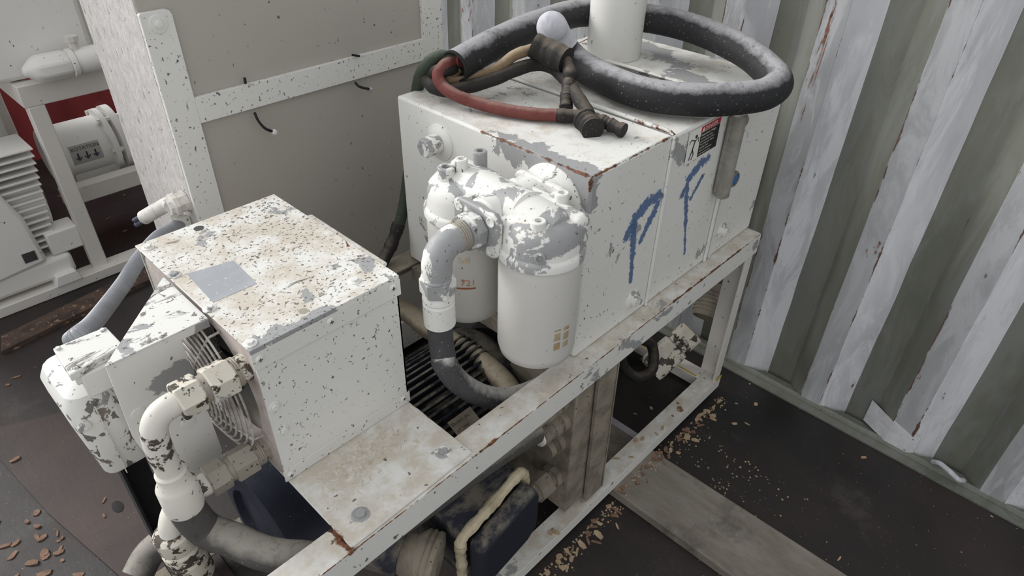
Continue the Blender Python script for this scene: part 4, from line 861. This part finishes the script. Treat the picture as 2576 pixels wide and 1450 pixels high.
for i in range(40):
    chip(rnd.uniform(.19, .50), rnd.uniform(.36, .59), -.4135, rnd.uniform(.25, .7), rnd.randrange(5), True, 'brown wood shaving on the mauve drip tray', 'shavings on the drip tray')
for i in range(24):
    chip(rnd.uniform(-.45, .25), rnd.uniform(2.25, 3.2), FZ, rnd.uniform(.6, 1.3), rnd.randrange(5), True, 'wood chip on the floor beneath the pale pump frame', 'wood chips beneath the pump frame')
b = MB()
for i in range(420):
    x = rnd.uniform(-.35, .82); y = -.056-abs(rnd.gauss(0, .02)); z = FZ+(.034 if .2 < x < .43 else 0)
    if rnd.random() < .25: x, y, z = rnd.uniform(.43, .62), rnd.gauss(-.26, .10), FZ
    r = rnd.uniform(.001, .004); b.lathe((x, y, z), (0, 0, 1), [(r, 0), (r*.8, r*.5), (0, r*.8)], 5)
tag(b.build('sawdust', m['chip']), 'fine sawdust and crumbs along the base of the frame', 'sawdust', kind='stuff')

# ---------------------------------------------------------------- pale machine in the left background
b = MB(); b.box((-1.3, 2.66, -.30), (-.46, 3.2, .085)); tag(b.build('fan_housing', m['far'], bevel=.03), 'pale housing behind the stand at the left edge', 'housing')
bf_ = thing('pump_stand', 'pale welded stand in the left background under the white tank', 'stand', (-.3, 2.5, FZ))
def bar(lo, hi, name='beam', mat='farrust', bev=.004): b = MB(); b.box(lo, hi); return b.build(name, m[mat], bf_, bevel=bev)
bar((-.452, 2.20, .088), (.30, 2.26, .168), 'front_beam'); bar((-.452, 2.26, .088), (-.40, 3.1, .168), 'side_beam')
bar((-.442, 2.20, FZ+.04), (-.385, 2.25, .088), 'leg'); bar((-.90, 2.17, FZ+.001), (.30, 2.25, FZ+.045), 'base_beam'); bar((-.40, 2.46, -.445), (.30, 2.52, -.37), 'shelf_beam'); bar((-.44, 2.95, FZ+.04), (-.385, 3.0, .088), 'leg')
b = MB(); b.prism([(-.60, 2.16, FZ+.045), (-.50, 2.16, FZ+.045), (-.515, 2.16, FZ+.09), (-.585, 2.16, FZ+.09)], (0, .10, 0)); b.build('foot_bracket', m['far'], bf_, bevel=.003)
b = MB(); b.box((-.95, 2.24, .172), (-.150, 2.9, 1.1)); wt = b.build('settling_tank', m['far'], bevel=.02); tag(wt, 'white rounded tank in the top left corner on the stand', 'tank')
b = MB(); b.cyl((-.112, 2.32, .17), (-.112, 2.32, 1.1), .032, n=24); tag(b.build('standpipe', m['far']), 'white standpipe at the edge of the background tank', 'pipe')
ep = thing('pipe_elbow', 'fat white faceted pipe elbow in front of the background tank', 'pipe', (-.27, 2.2, .17))
b = MB(); b.lathe((-.385, 2.165, .222), (1, 0, 0), [(.012, -.035), (.042, 0), (.050, .02), (.050, .10), (.046, .115)], 8, a0=.39); b.build('elbow_body', m['far'], ep, bevel=.006)
b = MB(); b.lathe((-.272, 2.165, .222), (1, 0, 0), [(.040, 0), (.050, .006), (.050, .02), (.042, .026), (.046, .04), (.046, .12)], 28); b.build('coupling', m['far'], ep)
b = MB(); b.lathe((-.235, 2.165, .262), (0, 0, 1), [(.016, 0), (.016, .03), (.022, .032), (.022, .05)], 8); b.build('valve_tap', m['farrust'], ep)
pu = thing('background_pump', 'pale round pump marked ROTATION behind the stand leg', 'pump', (-.2, 2.7, -.45))
b = MB(); b.lathe((-.36, 2.70, -.30), (1, 0, 0), [(.115, 0), (.125, .01), (.125, .235), (.150, .240), (.150, .262), (.115, .266), (.115, .275), (.155, .28), (.155, .31), (.10, .33), (.13, .42), (.13, .5)], 48); pb = b.build('pump_body', m['far'], pu)
for a in range(0, 360, 60): b = MB(); u = Vector((0, math.cos(math.radians(a)), math.sin(math.radians(a))))*.137; b.cyl(Vector((-.132, 2.70, -.30))+u, Vector((-.04, 2.70, -.30))+u, .013, n=6); b.build('flange_bolt', m['farrust'], pu)
b = MB(); b.box((-.30, 2.60, -.44), (-.05, 2.80, -.37)); b.build('pump_foot', m['far'], pu, bevel=.005)
def cylmap(t_, x0_, a0_, R=.1256):
    out = MB()
    for v in t_.v: a = a0_-v.y/R; out.v.append(Vector((x0_+v.x, 2.70-math.cos(a)*R, -.30+math.sin(a)*-1*R*1.0)))
    out.f = t_.f; out.mi = t_.mi; return out
ft = lambda body, s_: text_mb(body, s_, (0, 0, 0), (1, 0, 0), (0, 1, 0))
plq = MB()
for i in range(10): plq.prism([(0, -.06+.0085*i, 0), (.125, -.06+.0085*i, 0), (.125, -.0515+.0085*i, 0), (0, -.0515+.0085*i, 0)], (0, 0, .0002))
lbp = cylmap(plq, -.292, -.30, .1252).build('rotation_label', m['white_ink'], pb)
cylmap(ft('ROTATION', .0225), -.285, -.30, .1268).build('label_lettering', m['navy_ink'], lbp)
ar = MB()
for k in range(3):
    x = .020+.036*k; ar.prism([(x-.003, -.010, 0), (x+.003, -.010, 0), (x+.003, -.034, 0), (x-.003, -.034, 0)], (0, 0, .0002)); ar.prism([(x-.012, -.026, 0), (x, -.036, 0), (x+.012, -.026, 0), (x+.012, -.033, 0), (x, -.046, 0), (x-.012, -.033, 0)], (0, 0, .0002))
cylmap(ar, -.285, -.30, .1268).build('label_arrows', m['navy_ink'], lbp)
em = thing('background_motor', 'pale ribbed electric motor at the left edge of the view', 'motor', (-.7, 2.35, FZ+.05))
b = MB(); b.cyl((-1.05, 2.40, -.28), (-.50, 2.40, -.28), .165, n=48)
b.build('motor_body', m['far'], em)
for i in range(15):
    b = MB(); z = -.06-.028*i; b.box((-.85, 2.215, z-.008), (-.475-.004*i, 2.40, z)); b.build('cooling_fin', m['far'], em, bevel=.002)
b = MB(); b.prism([(-1.1, 2.18, -.05), (-.66, 2.18, -.12), (-.60, 2.18, -.30), (-.585, 2.18, -.50), (-1.1, 2.18, -.56)], (0, .16, 0)); b.build('end_cover', m['far'], em, bevel=.015)
b = MB(); b.box((-.66, 2.176, -.475), (-.615, 2.182, -.435)); b.build('cover_recess', m['darksteel'], em)
b = MB(); b.box((-1.05, 2.19, -.60), (-.50, 2.55, -.50)); b.build('motor_base', m['far'], em, bevel=.02)
b = MB(); b.box((-.56, 2.20, -.50), (-.44, 2.30, -.40)); b.build('terminal_block', m['far'], em, bevel=.008)
